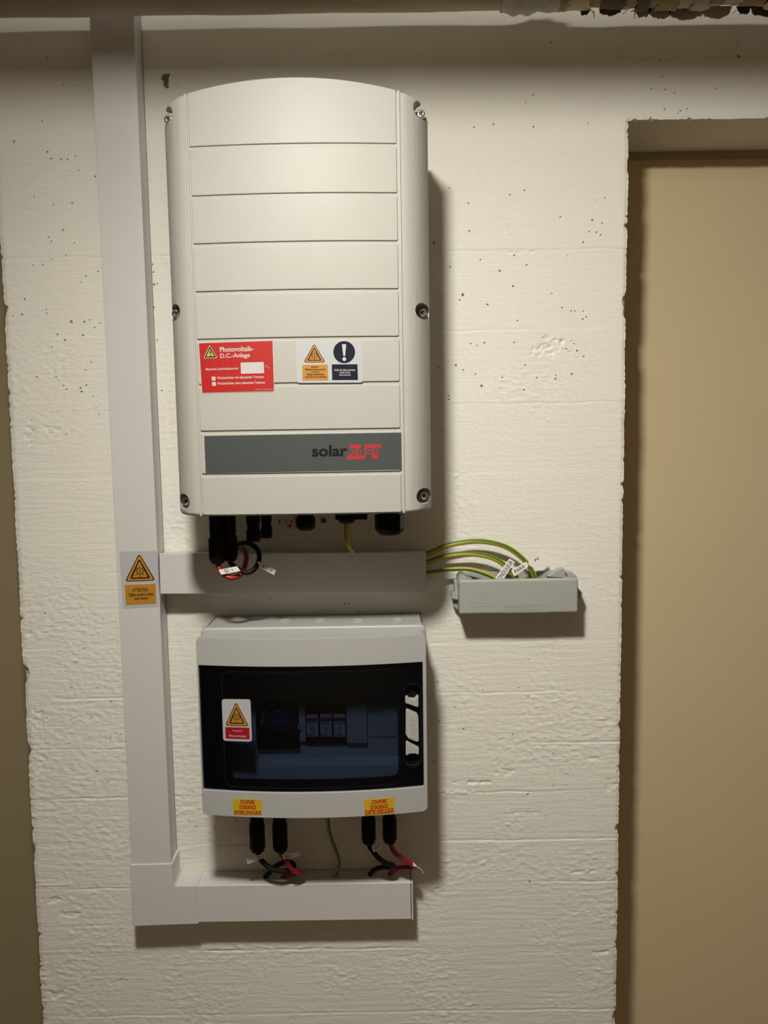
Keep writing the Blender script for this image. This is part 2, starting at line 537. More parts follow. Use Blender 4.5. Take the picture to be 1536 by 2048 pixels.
XL, XR, ZTOP, STEP = -552.0, 354.3, 1942.6, 1.5
CEIL = 2250.0
BOARDS_R = [(354, 0), (500, 0), (660, 0), (806, 0), (945, 0), (1090, 1), (1284, 0), (1384, 0), (1486, 1), (1583, 1), (1680, 1), (1765, 2), (1892, 1), (2020, 1)]

PIT_CROPS = [
    (860, 300, 3.84, [(614, 343), (1001, 514), (1246, 538, 1), (1321, 560), (1341, 366), (1221, 627), (1277, 632), (1309, 652), (1176, 707), (725, 308), (296, 408), (302, 621), (387, 842), (155, 896), (536, 928, 1), (741, 881), (638, 1045, 1), (251, 1112, 2), (228, 1150), (442, 1186, 1), (1014, 1209), (1083, 1235), (1111, 1236), (1176, 1236), (1200, 1281), (1173, 1297), (672, 1310), (417, 1480, 1), (362, 1501), (314, 1486), (647, 1477), (199, 1652, 1), (256, 1688), (349, 1720), (396, 1810, 1), (555, 1745), (731, 1650), (820, 1748), (966, 1730), (963, 1755), (1090, 1719, 1), (1048, 1527), (1130, 1541, 1), (1181, 1585), (1104, 1486), (721, 1840), (144, 1887), (146, 1914), (30, 714, 1), (70, 1670), (647, 807), (936, 1100)]),
    (0, 440, 4.655, [(587, 93, 1), (453, 160), (480, 199), (694, 213), (614, 330), (482, 366), (307, 421), (396, 416), (914, 479), (797, 520), (757, 580), (230, 737), (432, 832), (438, 868), (204, 878), (665, 947, 2), (786, 948, 1), (837, 929), (930, 961), (881, 1000), (536, 1064, 1), (773, 1072, 1), (606, 1117, 1), (849, 1319), (797, 1395), (345, 1460), (523, 1457), (750, 1564, 1), (761, 1598, 1), (805, 1537), (592, 1540), (619, 1575), (926, 1806), (302, 1954), (622, 1990), (487, 1180), (865, 1644), (1421, 413), (1430, 484), (1435, 600, 1), (1463, 592), (1435, 811), (1463, 1118), (1508, 1588)]),
    (0, 0, 4.655, [(592, 791), (393, 1127), (132, 1318, 1), (443, 1413), (478, 1478), (569, 1481), (629, 1483), (705, 1455), (735, 1585), (319, 1826), (672, 1888), (888, 1643), (501, 1904), (440, 537)]),
    (0, 1200, 4.655, [(417, 127, 1), (882, 128), (962, 173), (787, 449), (718, 576), (663, 811, 1), (907, 815), (980, 806), (1035, 943, 1), (836, 944), (853, 1087), (835, 1279), (1029, 1279, 1), (1128, 1252, 1), (995, 1692), (1013, 1692), (900, 1597, 2), (692, 2020, 1), (678, 1150), (783, 297)]),
    (860, 1280, 3.84, [(756, 146), (408, 385), (683, 366), (755, 430, 1), (60, 319), (69, 624, 1), (258, 685, 1), (635, 722, 1), (757, 800), (947, 870), (785, 1064), (1047, 1117), (946, 1117), (752, 1187, 2), (754, 1298), (834, 1340), (890, 1353, 1), (552, 1447), (543, 925), (375, 1026), (1040, 1028), (1060, 1028), (27, 931), (188, 515, 1), (767, 1858, 2)]),
    (900, 0, 2.415, [(490, 204), (1388, 200), (1396, 270, 2), (933, 284), (1016, 292), (1025, 371), (400, 458), (403, 612, 1), (668, 596), (1282, 427), (1040, 433), (972, 428), (1083, 449), (1100, 547), (1112, 535), (1145, 525), (1036, 526), (116, 615), (210, 600)]),
    (0, 1640, 3.84, [(985, 1358), (1060, 1439, 1), (930, 834), (1170, 880), (980, 918), (910, 1170)]),
    (380, 1000, 3.07, [(1082, 121), (1112, 135), (950, 636), (980, 636), (1030, 688), (1104, 700), (500, 610), (340, 672), (293, 590)]),
    (240, 1580, 2.4, [(366, 173, 1), (333, 143), (456, 180), (432, 205), (560, 145)]),
    (1160, 1600, 4.085, [(110, 120), (160, 1490), (140, 1500)]),
]


def build_wall():
    xs = np.concatenate([np.linspace(-2200, -610, 8), np.arange(-600, XL - 0.5, STEP), np.arange(XL, XR - 0.7, STEP), [XR],
                         np.arange(XR + STEP, 700, STEP), np.linspace(720, 2200, 8)])
    zs = np.concatenate([np.linspace(0, 530, 8), np.arange(540, ZTOP - 0.7, STEP), [ZTOP], np.arange(ZTOP + STEP, 2110, STEP), np.linspace(2120, CEIL, 4)])
    nx, nz = len(xs), len(zs)
    il = int(np.argmin(abs(xs - XL))); ir = int(np.argmin(abs(xs - XR))); kt = int(np.argmin(abs(zs - ZTOP)))
    Xg, Zg = np.meshgrid(xs, zs)
    S = (nz, nx)
    # broad unevenness + rough patches + horizontal wood grain
    h = vnoise(S, 8, 9, 1) * 1.2 + vnoise(S, 30, 30, 2) * 0.5
    rough = np.clip(vnoise(S, 26, 20, 3) * 2.2 + vnoise(S, 9, 8, 4) * 2 - 0.05 + np.clip((1500 - Zg) / 900, -0.3, 0.35), 0, 1)
    fine = fnoise(S, 3.6, 5.0, 5, 3.0) * 0.17 + np.maximum(0, fnoise(S, 3.2, 6.0, 6, 2.5) - 0.6) * 0.34
    grain = fnoise(S, 2.2, 36, 7, 4.0) * 0.10
    low = np.clip((1650 - Zg) / 600, 0.12, 1)
    h += rough * fine * 0.95 + fine * 0.12 + grain * (0.35 + 0.5 * low)
    for (v, kind) in BOARDS_R:
        z0 = P(1050, v)[1]
        strength = np.clip(vnoise((1, nx), 1, 7, int(v) + 50)[0] * 2.4 + (0.22 if v > 1000 else -0.2) + 0.3 * kind, 0, 1.2) * (0.55 + 0.9 * np.clip(vnoise((1, nx), 1, 130, int(v) + 51)[0] + 0.5, 0, 1))
        wob = vnoise((1, nx), 1, 40, int(v) + 90)[0] * 2.2
        dz = Zg - (z0 + wob[None, :])
        h += -np.exp(-(dz / 1.1) ** 2) * 1.15 * strength[None, :] + np.exp(-((dz + 2.6) / 1.5) ** 2) * 0.25 * strength[None, :]
        h += np.where(dz > 0, 0.28 * ((int(v) % 3) - 1), 0) * np.exp(-np.abs(dz) / 60)
    # scars: (px, py, half width, half height, depth)
    bare = np.zeros(S)

    def scar(u, v, hw, hh, depth, seed, tone=0.0, ang=0.0):
        cx, cz = P(u, v); a = math.radians(ang)
        X2 = (Xg - cx) * math.cos(a) + (Zg - cz) * math.sin(a); Z2 = -(Xg - cx) * math.sin(a) + (Zg - cz) * math.cos(a)
        rr = np.sqrt((X2 / hw) ** 2 + (Z2 / hh) ** 2) + fnoise(S, 4, 5, seed, 3.0) * 0.42
        mk = np.clip((1 - rr) * 2.2, 0, 1)
        return mk * depth
    s = scar(1098, 693, 22, 11, 1.0, 21); h -= s * (1.8 + fnoise(S, 4, 4, 22, 3.0) * 0.9)
    for (u, v, hw, hh, dp, ang) in [(1030, 505, 20, 1.6, 1.2, 12), (955, 1565, 24, 2.0, 2.2, -20), (1010, 1545, 13, 4, 1.4, 10), (1190, 1518, 9, 4, 1.4, 40),
                                    (100, 215, 12, 3, 0.6, 0), (60, 870, 7, 14, 1.0, 25), (100, 860, 8, 5, 1.0, 0), (115, 1800, 14, 5, 1.4, -15), (140, 1830, 16, 5, 1.4, 10),
                                    (115, 1990, 12, 6, 1.6, 0), (80, 1440, 8, 12, 1.2, 0), (85, 1530, 8, 14, 1.2, 0), (60, 1265, 6, 4, 1.5, -30), (1200, 1905, 12, 3, 1.6, -8),
                                    (1165, 1745, 18, 3, 1.2, -25), (1225, 1570, 7, 10, 1.0, 0), (1055, 1625, 20, 3, .8, 5), (235, 1965, 15, 4, 1.2, -20)]:
        h -= scar(u, v, hw, hh, dp, int(u * 7 + v))
    # ridge of filler by the lower box
    h += scar(912, 1586, 36, 2.6, 1.0, 77) * 2.4
    h += scar(110, 1770, 40, 1.4, 1.0, 78) * 1.0
    # a patch where the paint has come off
    pm = np.zeros(S)
    poly = [P(300 + a / 10.97, 140 + c / 10.97) for a, c in ((290, 75), (440, 75), (425, 150), (402, 215), (395, 290), (402, 390), (345, 385), (308, 330), (290, 270), (240, 190), (255, 140))]
    wx = Xg + fnoise(S, 4, 4, 33) * 0.5; wz = Zg + fnoise(S, 4, 4, 34) * 0.5
    inside = np.zeros(S, bool)
    for k in range(len(poly)):
        (xa, za), (xb, zb_) = poly[k - 1], poly[k]
        if za == zb_: continue
        inside ^= ((za > wz) != (zb_ > wz)) & (wx < (xb - xa) * (wz - za) / (zb_ - za) + xa)
    pm = inside.astype(float)
    h -= pm * 1.2; bare = np.maximum(bare, pm)
    for (u, v, hw, hh) in [(356, 170, 1.6, 8), (218, 1989, 1.8, 8), (345, 1212, 2, 6), (640, 1858, 8, 2), (670, 1858, 8, 2), (612, 1860, 5, 2)]:
        bare = np.maximum(bare, scar(u, v, hw, hh, 0.14, int(u)))
    # worn arrises
    inz = Zg < ZTOP + 1
    eL = np.clip(1 - np.abs(Xg - XL) / 9, 0, 1); eR = np.clip(1 - np.abs(Xg - XR) / 7, 0, 1)
    eT = np.where((Xg >= XR) | (Xg <= XL), np.clip(1 - np.abs(Zg - ZTOP) / 6, 0, 1), 0)
    h -= np.where(inz, np.maximum(eL, eR), 0) ** 2 * (2.0 + vnoise(S, 200, 4, 41) * 1.6) + eT ** 2 * 1.2
    h = np.clip(h, -6, 1.0)
    fine_x = (Xg > -601) & (Xg < 701) & (Zg > 538) & (Zg < 2112)
    h = np.where(fine_x, h, 0)
    # slanting left edge, jagged edges
    X = Xg.copy(); Z = Zg.copy()
    jl = nibbles(zs, 70, 51, 560, 1940)
    jr = -nibbles(zs, 60, 53, 560, 1940)
    for (v, a, w) in [(1352, 8, 9), (1340, 6, 6), (1500, 4, 10), (1700, 3, 8), (620, 3, 10)]:
        jl += a * np.exp(-((zs - P(50, v)[1]) / w) ** 2)
    for (v, a, w) in [(600, -4, 8), (615, -2, 18), (1657, -5, 5), (2035, -7, 8), (1450, -3, 5), (330, -2, 9)]:
        jr += a * np.exp(-((zs - P(1240, v)[1]) / w) ** 2)
    lean = -(1784 - zs) * 8.9 / 1203 * 1.0 + 3.7
    on = (zs < ZTOP - 0.5)
    jl = np.where(on & (zs > 538), jl, 0); jr = np.where(on & (zs > 538), jr, 0)
    X += (np.exp(-np.abs(Xg - XL) / 5) * jl[:, None]) + np.exp(-np.abs(Xg - XL) / 60) * np.where(zs > 300, lean, lean[10])[:, None]
    X += np.exp(-np.abs(Xg - XR) / 4) * jr[:, None]
    jt = nibbles(xs, 14, 55, 356, 690) * 0.7 * (xs > XR)
    for (u, a, w) in [(1303, 3.5, 2.5), (1380, 2.5, 3), (1270, 2, 3)]:
        jt += a * np.exp(-((xs - P(u, 235)[0]) / w) ** 2)
    Z += np.exp(-np.abs(Zg - ZTOP) / 4) * jt[None, :]
    verts = np.stack([X, -h * 1.0, Z], -1)          # y in mm, negative towards the room
    keep = np.ones((nz - 1, nx - 1), bool)
    keep[:kt, ir:] = False; keep[:kt, :il] = False
    # holes left by air bubbles: a cell opened up and sunk 5 mm
    idx = np.arange(nz * nx).reshape(nz, nx)
    extra_v = []; extra_f = []; used = set()
    V = verts.reshape(-1, 3)
    base_n = nz * nx
    xfin = np.searchsorted
    pit_list = []
    for ox, oy, sc, lst in PIT_CROPS:
        for q in lst:
            u, v = ox + q[0] / sc, oy + q[1] / sc
            pit_list.append((*P(u, v), (1.15, 1.5, 2.05)[q[2] if len(q) > 2 else 0]))
    for i in range(90):
        pit_list.append((rng.uniform(-540, 345), rng.uniform(570, 2050), rng.uniform(0.45, 0.8)))
    for (cx, cz, r) in pit_list:
        j = int(np.searchsorted(xs, cx) - 1); i = int(np.searchsorted(zs, cz) - 1)
        if j < il + 3 and cz < ZTOP or j < 10 or i < 10 or j > nx - 12 or i > nz - 8: continue
        if j > ir - 4 and cz < ZTOP + 6: continue
        if any((i + a, j + b) in used for a in (-1, 0, 1) for b in (-1, 0, 1)): continue
        used.add((i, j)); keep[i, j] = False
        cs = [idx[i, j], idx[i, j + 1], idx[i + 1, j + 1], idx[i + 1, j]]
        ax, az = r * rng.uniform(0.85, 1.15) * 0.9, r * rng.uniform(0.75, 1.1) * 0.9
        th = rng.uniform(-0.6, 0.6); ct, st_ = math.cos(th), math.sin(th)
        offs = [((sx * ax * ct - sz * az * st_), (sx * ax * st_ + sz * az * ct)) for sx, sz in ((-1, -1), (1, -1), (1, 1), (-1, 1))]
        for c, (ux, uz) in zip(cs, offs):
            V[c, 0] = cx + ux; V[c, 2] = cz + uz
        yb = V[cs, 1].mean() + 7.0
        n0 = base_n + len(extra_v)
        for ux, uz in offs: extra_v.append((cx + ux * .7, yb, cz + uz * .7))
        for k in range(4): extra_f.append((cs[k], n0 + k, n0 + (k + 1) % 4, cs[(k + 1) % 4]))
        extra_f.append((n0, n0 + 1, n0 + 2, n0 + 3))
    ii, jj = np.nonzero(keep)
    quads = np.stack([idx[ii, jj], idx[ii, jj + 1], idx[ii + 1, jj + 1], idx[ii + 1, jj]], -1)
    # reveals
    back = 300.0

    def reveal(ids, flip, ax, val):
        n0 = base_n + len(extra_v); n = len(ids)
        for yy in (9.0, back):
            for k, c in enumerate(ids):
                p = [V[c, 0], yy, V[c, 2]]
                p[ax] = val[k] if hasattr(val, '__len__') else val
                extra_v.append(tuple(p))
        for k in range(n - 1):
            for f in ((ids[k], ids[k + 1], n0 + k + 1, n0 + k), (n0 + k, n0 + k + 1, n0 + n + k + 1, n0 + n + k)):
                extra_f.append(f if not flip else f[::-1])
    reveal([idx[i, ir] for i in range(kt + 1)], False, 0, XR)
    reveal([idx[i, il] for i in range(kt + 1)], True, 0, [XL + (lean[i] if zs[i] > 300 else lean[10]) for i in range(kt + 1)])
    reveal([idx[kt, j] for j in range(ir, nx)], False, 2, ZTOP)
    reveal([idx[kt, j] for j in range(0, il + 1)], False, 2, ZTOP)
    Vall = np.concatenate([V, np.array(extra_v)]) / 1000.0
    F = np.concatenate([quads, np.array(extra_f)]).astype(np.int32)
    me = bpy.data.meshes.new('wall_back')
    me.vertices.add(len(Vall)); me.vertices.foreach_set('co', Vall.astype(np.float32).ravel())
    me.loops.add(F.size); me.loops.foreach_set('vertex_index', F.ravel())
    me.polygons.add(len(F)); me.polygons.foreach_set('loop_start', np.arange(0, F.size, 4, dtype=np.int32))
    me.update(calc_edges=True)
    at = me.attributes.new('bare', 'FLOAT', 'POINT')
    bb = np.zeros(len(Vall), np.float32); bb[:base_n] = bare.ravel(); at.data.foreach_set('value', bb)
    me.materials.append(M['wall'])
    sm = np.ones(len(F), bool); sm[len(quads):] = False
    me.polygons.foreach_set('use_smooth', sm)
    o = bpy.data.objects.new('wall_back', me); COL.objects.link(o)
    tag(o, 'white painted board-marked concrete wall with chipped edges and small air holes', kind='structure')
    return o


build_wall()


def struct(name, bm, m, label=None):
    o = link_bm(name, bm, m, smooth=0)
    o['kind'] = 'structure'
    if label: o['label'] = label
    return o


# the rest of the room shell (corridor behind and beside the camera)
struct('floor', bm_box(-2200, 2200, -350, 2100, -60, 0), M['floor'], 'grey screed basement floor')
struct('ceiling', bm_box(-2200, 2200, -350, 2100, CEIL, CEIL + 60), M['ceiling'], 'pale concrete basement ceiling')
struct('wall_front', bm_box(-2200, 2200, 2100, 2160, 0, CEIL), M['room'], 'tan painted wall behind the camera')
struct('wall_left', bm_box(-2260, -2200, -350, 2160, 0, CEIL), M['room'], 'tan painted wall at the left end')
struct('wall_right', bm_box(2200, 2260, -350, 2160, 0, CEIL), M['room'], 'tan painted wall at the right end')
# doors set back in both openings, with the strip of frame above
struct('door_1', bm_box(XR - 40, 1500, -175, -128, 0, 1933, 1), M['door'], 'plain tan door leaf recessed in the opening at the right')
struct('trim_1', bm_box(XR - 40, 1500, -170, -125, 1931, 1950, 1), M['frame'], 'tan head strip of the door frame at the right')
struct('door_2', bm_box(-1700, XL + 40, -175, -128, 0, 1933, 1), M['door_shaded'], 'stained tan door leaf, shade put into its colour, recessed beyond the left edge of the wall')
struct('trim_2', bm_box(-1700, XL + 40, -170, -125, 1931, 1950, 1), M['frame'], 'tan head strip of the door frame at the left')

# ------------------------------------------------------------------ ceiling lamp (out of frame, lights the scene)
lamp = thing('ceiling_lamp', 'small flattened opal globe lamp hanging under the ceiling', 'lamp', (LAMP_POS[0], LAMP_POS[1], CEIL))
lx, ld, lz = LAMP_POS
link_bm('lamp_base', bm_lathe((lx, ld, CEIL), 'z', [(0, 38), (-8, 38), (-14, 30)], 24), M['lamp_base'], lamp)
link_bm('lamp_stem', bm_lathe((lx, ld, CEIL), 'z', [(-13, 8), (lz + 24 - CEIL, 8)], 12), M['lamp_base'], lamp)


def tipped(b):
    a_ = math.radians(-LAMP_TILT); c_, s_ = math.cos(a_), math.sin(a_)
    for v in b.verts:
        x, z = v.co.x - lx, v.co.z - lz
        v.co.x = lx + x * c_ + z * s_; v.co.z = lz - x * s_ + z * c_
    return b


link_bm('lamp_pan', tipped(bm_lathe((lx, ld, lz), 'z', [(28, 20), (22, 50), (12, 62), (10.5, 62), (10.5, 40)], 24)), M['lamp_base'], lamp, label='white pan above the globe')
prof = []
for i in range(9):
    a = math.pi * i / 8 - math.pi / 2
    prof.append((8 * math.sin(a), max(0.5, 60 * math.cos(a))))
link_bm('lamp_globe', tipped(bm_lathe((lx, ld, lz), 'z', prof, 20)), M['lamp'], lamp, label='lit opal glass globe')

# ------------------------------------------------------------------ pipes under the ceiling
zA0, zA1 = P(0, 37, 120), P(1000, 22, 120)
slope = (zA1[1] - zA0[1]) / (zA1[0] - zA0[0])
RA = 24.0


def zpipe(x, r=RA): return zA0[1] + (x - zA0[0]) * slope + r * 1.14


pipeA = thing('insulated_pipe', 'olive tan wrapped pipe under the ceiling along the top of the wall', 'pipe', (0, 120, zpipe(0)))
xt = P(1015, 20, 120)[0]
b = bmesh.new(); n = 28; rings = []
rr = random.Random(5)
xsamp = np.linspace(-2190, xt, 150)
for i, x in enumerate(xsamp):
    ring = []
    for k in range(n):
        a = 2 * math.pi * k / n
        r = RA + 0.5 * math.sin(x * 0.03 + k) + 0.4 * rr.random()
        ring.append(b.verts.new((x, 120 + r * math.cos(a), zpipe(x) + r * math.sin(a))))
    rings.append(ring)
for a, c in zip(rings, rings[1:]):
    for k in range(n): b.faces.new((a[k], a[(k + 1) % n], c[(k + 1) % n], c[k]))
b.faces.new(rings[0]); b.faces.new(rings[-1])
link_bm('pipe_wrap', b, M['pipe_wrap'], pipeA)
# lumpy plaster collar
b = bmesh.new(); rings = []
xc0, xc1 = P(1003, 20, 120)[0], P(1092, 20, 120)[0]
for i in range(27):
    t = i / 26; x = xc0 + (xc1 - xc0) * t; ring = []
    for k in range(n):
        a = 2 * math.pi * k / n
        r = RA + 1 + 4.5 * math.exp(-((t - 0.3) / 0.14) ** 2) + 4.5 * math.exp(-((t - 0.62) / 0.13) ** 2) + rr.random() * 1.6
        ring.append(b.verts.new((x, 120 + r * math.cos(a), zpipe(x) + r * math.sin(a))))
    rings.append(ring)
for a, c in zip(rings, rings[1:]):
    for k in range(n): b.faces.new((a[k], a[(k + 1) % n], c[(k + 1) % n], c[k]))
b.faces.new(rings[0]); b.faces.new(rings[-1])
link_bm('plaster_collar', b, M['plaster'], pipeA, label='lumpy grey plaster collar')
# bare core at the right with torn jacket
b = bmesh.new(); rings = []
for x in np.linspace(xt, 2190, 90):
    rings.append([b.verts.new((x, 120 + (RA - 5 + rr.random() * 2) * math.cos(2 * math.pi * k / n), zpipe(x) + (RA - 5 + rr.random() * 2) * math.sin(2 * math.pi * k / n))) for k in range(n)])
for a, c in zip(rings, rings[1:]):
    for k in range(n): b.faces.new((a[k], a[(k + 1) % n], c[(k + 1) % n], c[k]))
b.faces.new(rings[0]); b.faces.new(rings[-1])
link_bm('insulation', b, M['flake_brown'], pipeA, label='crumbling brown insulation')


def flake(x0, x1, a0, a1, r0, r1, m, seed):
    """irregular piece of jacket bent round the pipe between angles a0..a1 (degrees; -90 = underside, -180 = wall side)"""
    q = random.Random(seed); b = bmesh.new(); NA, NX = 6, 5; g = []
    for i in range(NX + 1):
        row = []
        for k in range(NA + 1):
            t = k / NA; x = x0 + (x1 - x0) * i / NX
            if i in (0, NX): x += q.uniform(-3, 3)
            ang = a0 + (a1 - a0) * t + (q.uniform(-8, 8) if k in (0, NA) else 0)
            r = r0 + (r1 - r0) * t + q.uniform(-0.7, 0.7)
            a = math.radians(ang)
            row.append((x, 120 + r * math.cos(a), zpipe(x) + r * math.sin(a), a))
        g.append(row)
    top = [[b.verts.new(p[:3]) for p in row] for row in g]
    bot = [[b.verts.new((p[0], p[1] - 0.9 * math.cos(p[3]), p[2] - 0.9 * math.sin(p[3]))) for p in row] for row in g]
    for i in range(NX):
        for k in range(NA):
            b.faces.new((top[i][k], top[i + 1][k], top[i + 1][k + 1], top[i][k + 1]))
            b.faces.new((bot[i][k], bot[i][k + 1], bot[i + 1][k + 1], bot[i + 1][k]))
    for i in range(NX):
        b.faces.new((top[i][0], bot[i][0], bot[i + 1][0], top[i + 1][0])); b.faces.new((top[i][NA], top[i + 1][NA], bot[i + 1][NA], bot[i][NA]))
    for k in range(NA):
        b.faces.new((top[0][k], top[0][k + 1], bot[0][k + 1], bot[0][k])); b.faces.new((top[NX][k], bot[NX][k], bot[NX][k + 1], top[NX][k + 1]))
    return link_bm('jacket_flake', b, M[m], pipeA)


q = random.Random(11)
u = 1082.0; s = 0
while u < 1560:
    w = q.uniform(22, 52); x0 = P(u, 20, 120)[0]; x1 = P(u + w, 20, 120)[0]
    m = q.choice(['flake_brown', 'flake_brown', 'flake_tan', 'flake_dark', 'plaster'])
    flake(x0, x1, q.uniform(-60, -40), q.uniform(-125, -105), RA - 2 + q.uniform(0, 3), RA + q.uniform(-3, 4), m, s); s += 1
    if q.random() < 0.8:
        flake(x0 - 4, x1 + q.uniform(-8, 8), q.uniform(-115, -95), q.uniform(-170, -140), RA - 3, RA + q.uniform(0, 4), q.choice(['flake_brown', 'flake_tan', 'flake_dark']), s); s += 1
    u += w * q.uniform(0.75, 1.0)
# flaps that hang below the pipe towards the wall: (px left, px right, py bottom)
for (ua, ub, vb, m) in [(1160, 1178, 31, 'flake_dark'), (1200, 1242, 31, 'flake_dark'), (1272, 1302, 35, 'plaster'), (1300, 1340, 38, 'plaster'), (1338, 1402, 39, 'plaster'), (1404, 1460, 37, 'plaster'), (1505, 1560, 33, 'flake_dark'), (1478, 1500, 28, 'flake_dark'), (0, 46, 34, 'pipe_wrap')]:
    dq = 98.0; vt = 12 if ua > 100 else 24
    pts = []
    for k in range(10):
        uu = ua + (ub - ua) * k / 9 + q.uniform(-2, 2)
        sag = (vb - vt) * 0.35 * (abs(k - 4.5) / 4.5) ** 3
        pts.append(P(uu, vb - sag + q.uniform(-3.5, 1.5), dq))
    loop = pts + [P(ub + q.uniform(0, 6), vt, dq), P(ua - q.uniform(0, 6), vt, dq)]
    link_bm('jacket_flap', bm_plate([loop[::-1]], flat(dq), 0, back=-1.2), M[m], pipeA, smooth=0)
for (ua, va, ub, vb) in [(1186, 22, 1188, 37), (1180, 18, 1186, 26), (1268, 20, 1269, 37), (1338, 20, 1336, 35), (1402, 18, 1400, 35), (1244, 28, 1254, 21), (1464, 26, 1472, 20), (1503, 22, 1512, 30)]:
    a = P(ua, va, 92); c = P(ub, vb, 92)
    link_bm('paper_strip', bm_plate([[a, (a[0] + 1.6, a[1]), (c[0] + 0.8, c[1]), c]], flat(92), 0, back=-0.5), M['paper'], pipeA, smooth=0)

RB = 15.0; dB = 600.0; zB = 2089.0
pipeB = thing('heating_pipe', 'thin second pipe nearer the room under the ceiling', 'pipe', (0, dB, zB))
b = bmesh.new(); rings = []
for x in np.linspace(-2190, 2190, 40):
    rings.append([b.verts.new((x, dB + RB * math.cos(2 * math.pi * k / n), zB - 0.008 * x + RB * math.sin(2 * math.pi * k / n))) for k in range(n)])
for a, c in zip(rings, rings[1:]):
    for k in range(n): b.faces.new((a[k], a[(k + 1) % n], c[(k + 1) % n], c[k]))
b.faces.new(rings[0]); b.faces.new(rings[-1])
link_bm('pipe_wrap', b, M['pipe_wrap'], pipeB)

# ------------------------------------------------------------------ warning symbols shared by the stickers
TRI_H = 0.885


def warning_symbol(parent, fmap, cu, v0, w, h, surf, off, step=0, sign='warning'):
    """orange triangle with sun and bolt; cu centre, v0 base, w/h size in map units; two meshes (black, orange)"""
    def tri(i):
        # inset triangle by fraction i of the height
        pts = [(cu - w / 2 + i * w * 0.92, v0 + i * h * 0.5), (cu + w / 2 - i * w * 0.92, v0 + i * h * 0.5), (cu, v0 + h - i * h * 1.05)]
        return pts

    def lp(i, r):
        # round the corners in mm space
        m = mapped(tri(i), fmap)
        return rpoly(m, r)
    a = mapped([(0, 0), (1, 0)], fmap); mmw = math.hypot(a[1][0] - a[0][0], a[1][1] - a[0][1]) * w
    r0 = mmw * 0.06
    blk = bm_plate([lp(0, r0)], surf, off, step=step)
    blk = bm_plate([lp(0.18, r0 * 0.7)], surf, off + 0.12, step=step, bm=blk)
    org = bm_plate([lp(0.055, r0 * 0.75)], surf, off + 0.06, step=step)
    org = bm_plate([lp(0.27, r0 * 0.25)], surf, off + 0.18, step=step, bm=org)
    # sun: ring, rays, bolt
    c = fmap(cu, v0 + h * 0.36); R = mmw * 0.115
    blk = bm_plate([circle(c[0], c[1], R, 20), circle(c[0], c[1], R * 0.80, 20)], surf, off + 0.24, bm=blk)
    for k in range(8):
        an = math.radians(45 * k + 90); ca, sa = math.cos(an), math.sin(an); ln = R * (1.75 if k != 0 else 1.6); wd = R * 0.10
        blk = bm_plate([[(c[0] + R * 0.9 * ca - wd * sa, c[1] + R * 0.9 * sa + wd * ca), (c[0] + R * 0.9 * ca + wd * sa, c[1] + R * 0.9 * sa - wd * ca),
                         (c[0] + ln * ca + wd * sa, c[1] + ln * sa - wd * ca), (c[0] + ln * ca - wd * sa, c[1] + ln * sa + wd * ca)]], surf, off + 0.24, bm=blk)
    bolt = [(0.15, 0.62), (-0.33, -0.08), (-0.05, -0.08), (-0.15, -0.66), (0.33, 0.12), (0.04, 0.12)]
    blk = bm_plate([[(c[0] + x * R, c[1] + z * R) for x, z in bolt]], surf, off + 0.24, bm=blk)
    link_bm(sign + '_triangle', blk, M['ink_black'], parent, smooth=0, label='black outlined triangle with sun symbol')
    link_bm('triangle_field', org, M['ink_orange'], parent, smooth=0, label='orange field of the triangle')


def sticker(name, parent, q, surf, off, m, label, r=0.0, step=0, thick=0.25):
    fm = quad_map(q)
    if r:
        cor = [fm(0, 0), fm(1, 0), fm(1, 1), fm(0, 1)]
        loop = rpoly(cor, r)
    else:
        loop = mapped([(0, 0), (1, 0), (1, 1), (0, 1)], fm)
    o = link_bm(name, bm_plate([loop], surf, off, back=off - thick, step=step), M[m], parent, label=label, smooth=0)
    return o, fm


# ------------------------------------------------------------------ cable trunking
def trunk_section_lid(x0, x1, z0, z1, d, vertical, cut0=0.0, cut1=0.0):
    """lid: front plate with two returned flanges of 9 mm"""
    b = bmesh.new()
    if vertical:
        bm_box(x0, x1, d - 1.6, d, z0, z1, 0.8, b)
        bm_box(x0, x0 + 1.6, d - 9, d - 1.2, z0, z1, 0.3, b); bm_box(x1 - 1.6, x1, d - 9, d - 1.2, z0, z1, 0.3, b)
    else:
        bm_box(x0, x1, d - 1.6, d, z0, z1, 0.8, b)
        bm_box(x0, x1, d - 9, d - 1.2, z0, z0 + 1.6, 0.3, b); bm_box(x0, x1, d - 9, d - 1.2, z1 - 1.6, z1, 0.3, b)
    return b


def tilt(bm, cx, cz, deg):
    a = math.radians(deg); c, s = math.cos(a), math.sin(a)
    for v in bm.verts:
        x, z = v.co.x - cx, v.co.z - cz
        v.co.x = cx + x * c - z * s; v.co.z = cz + x * s + z * c
    return bm


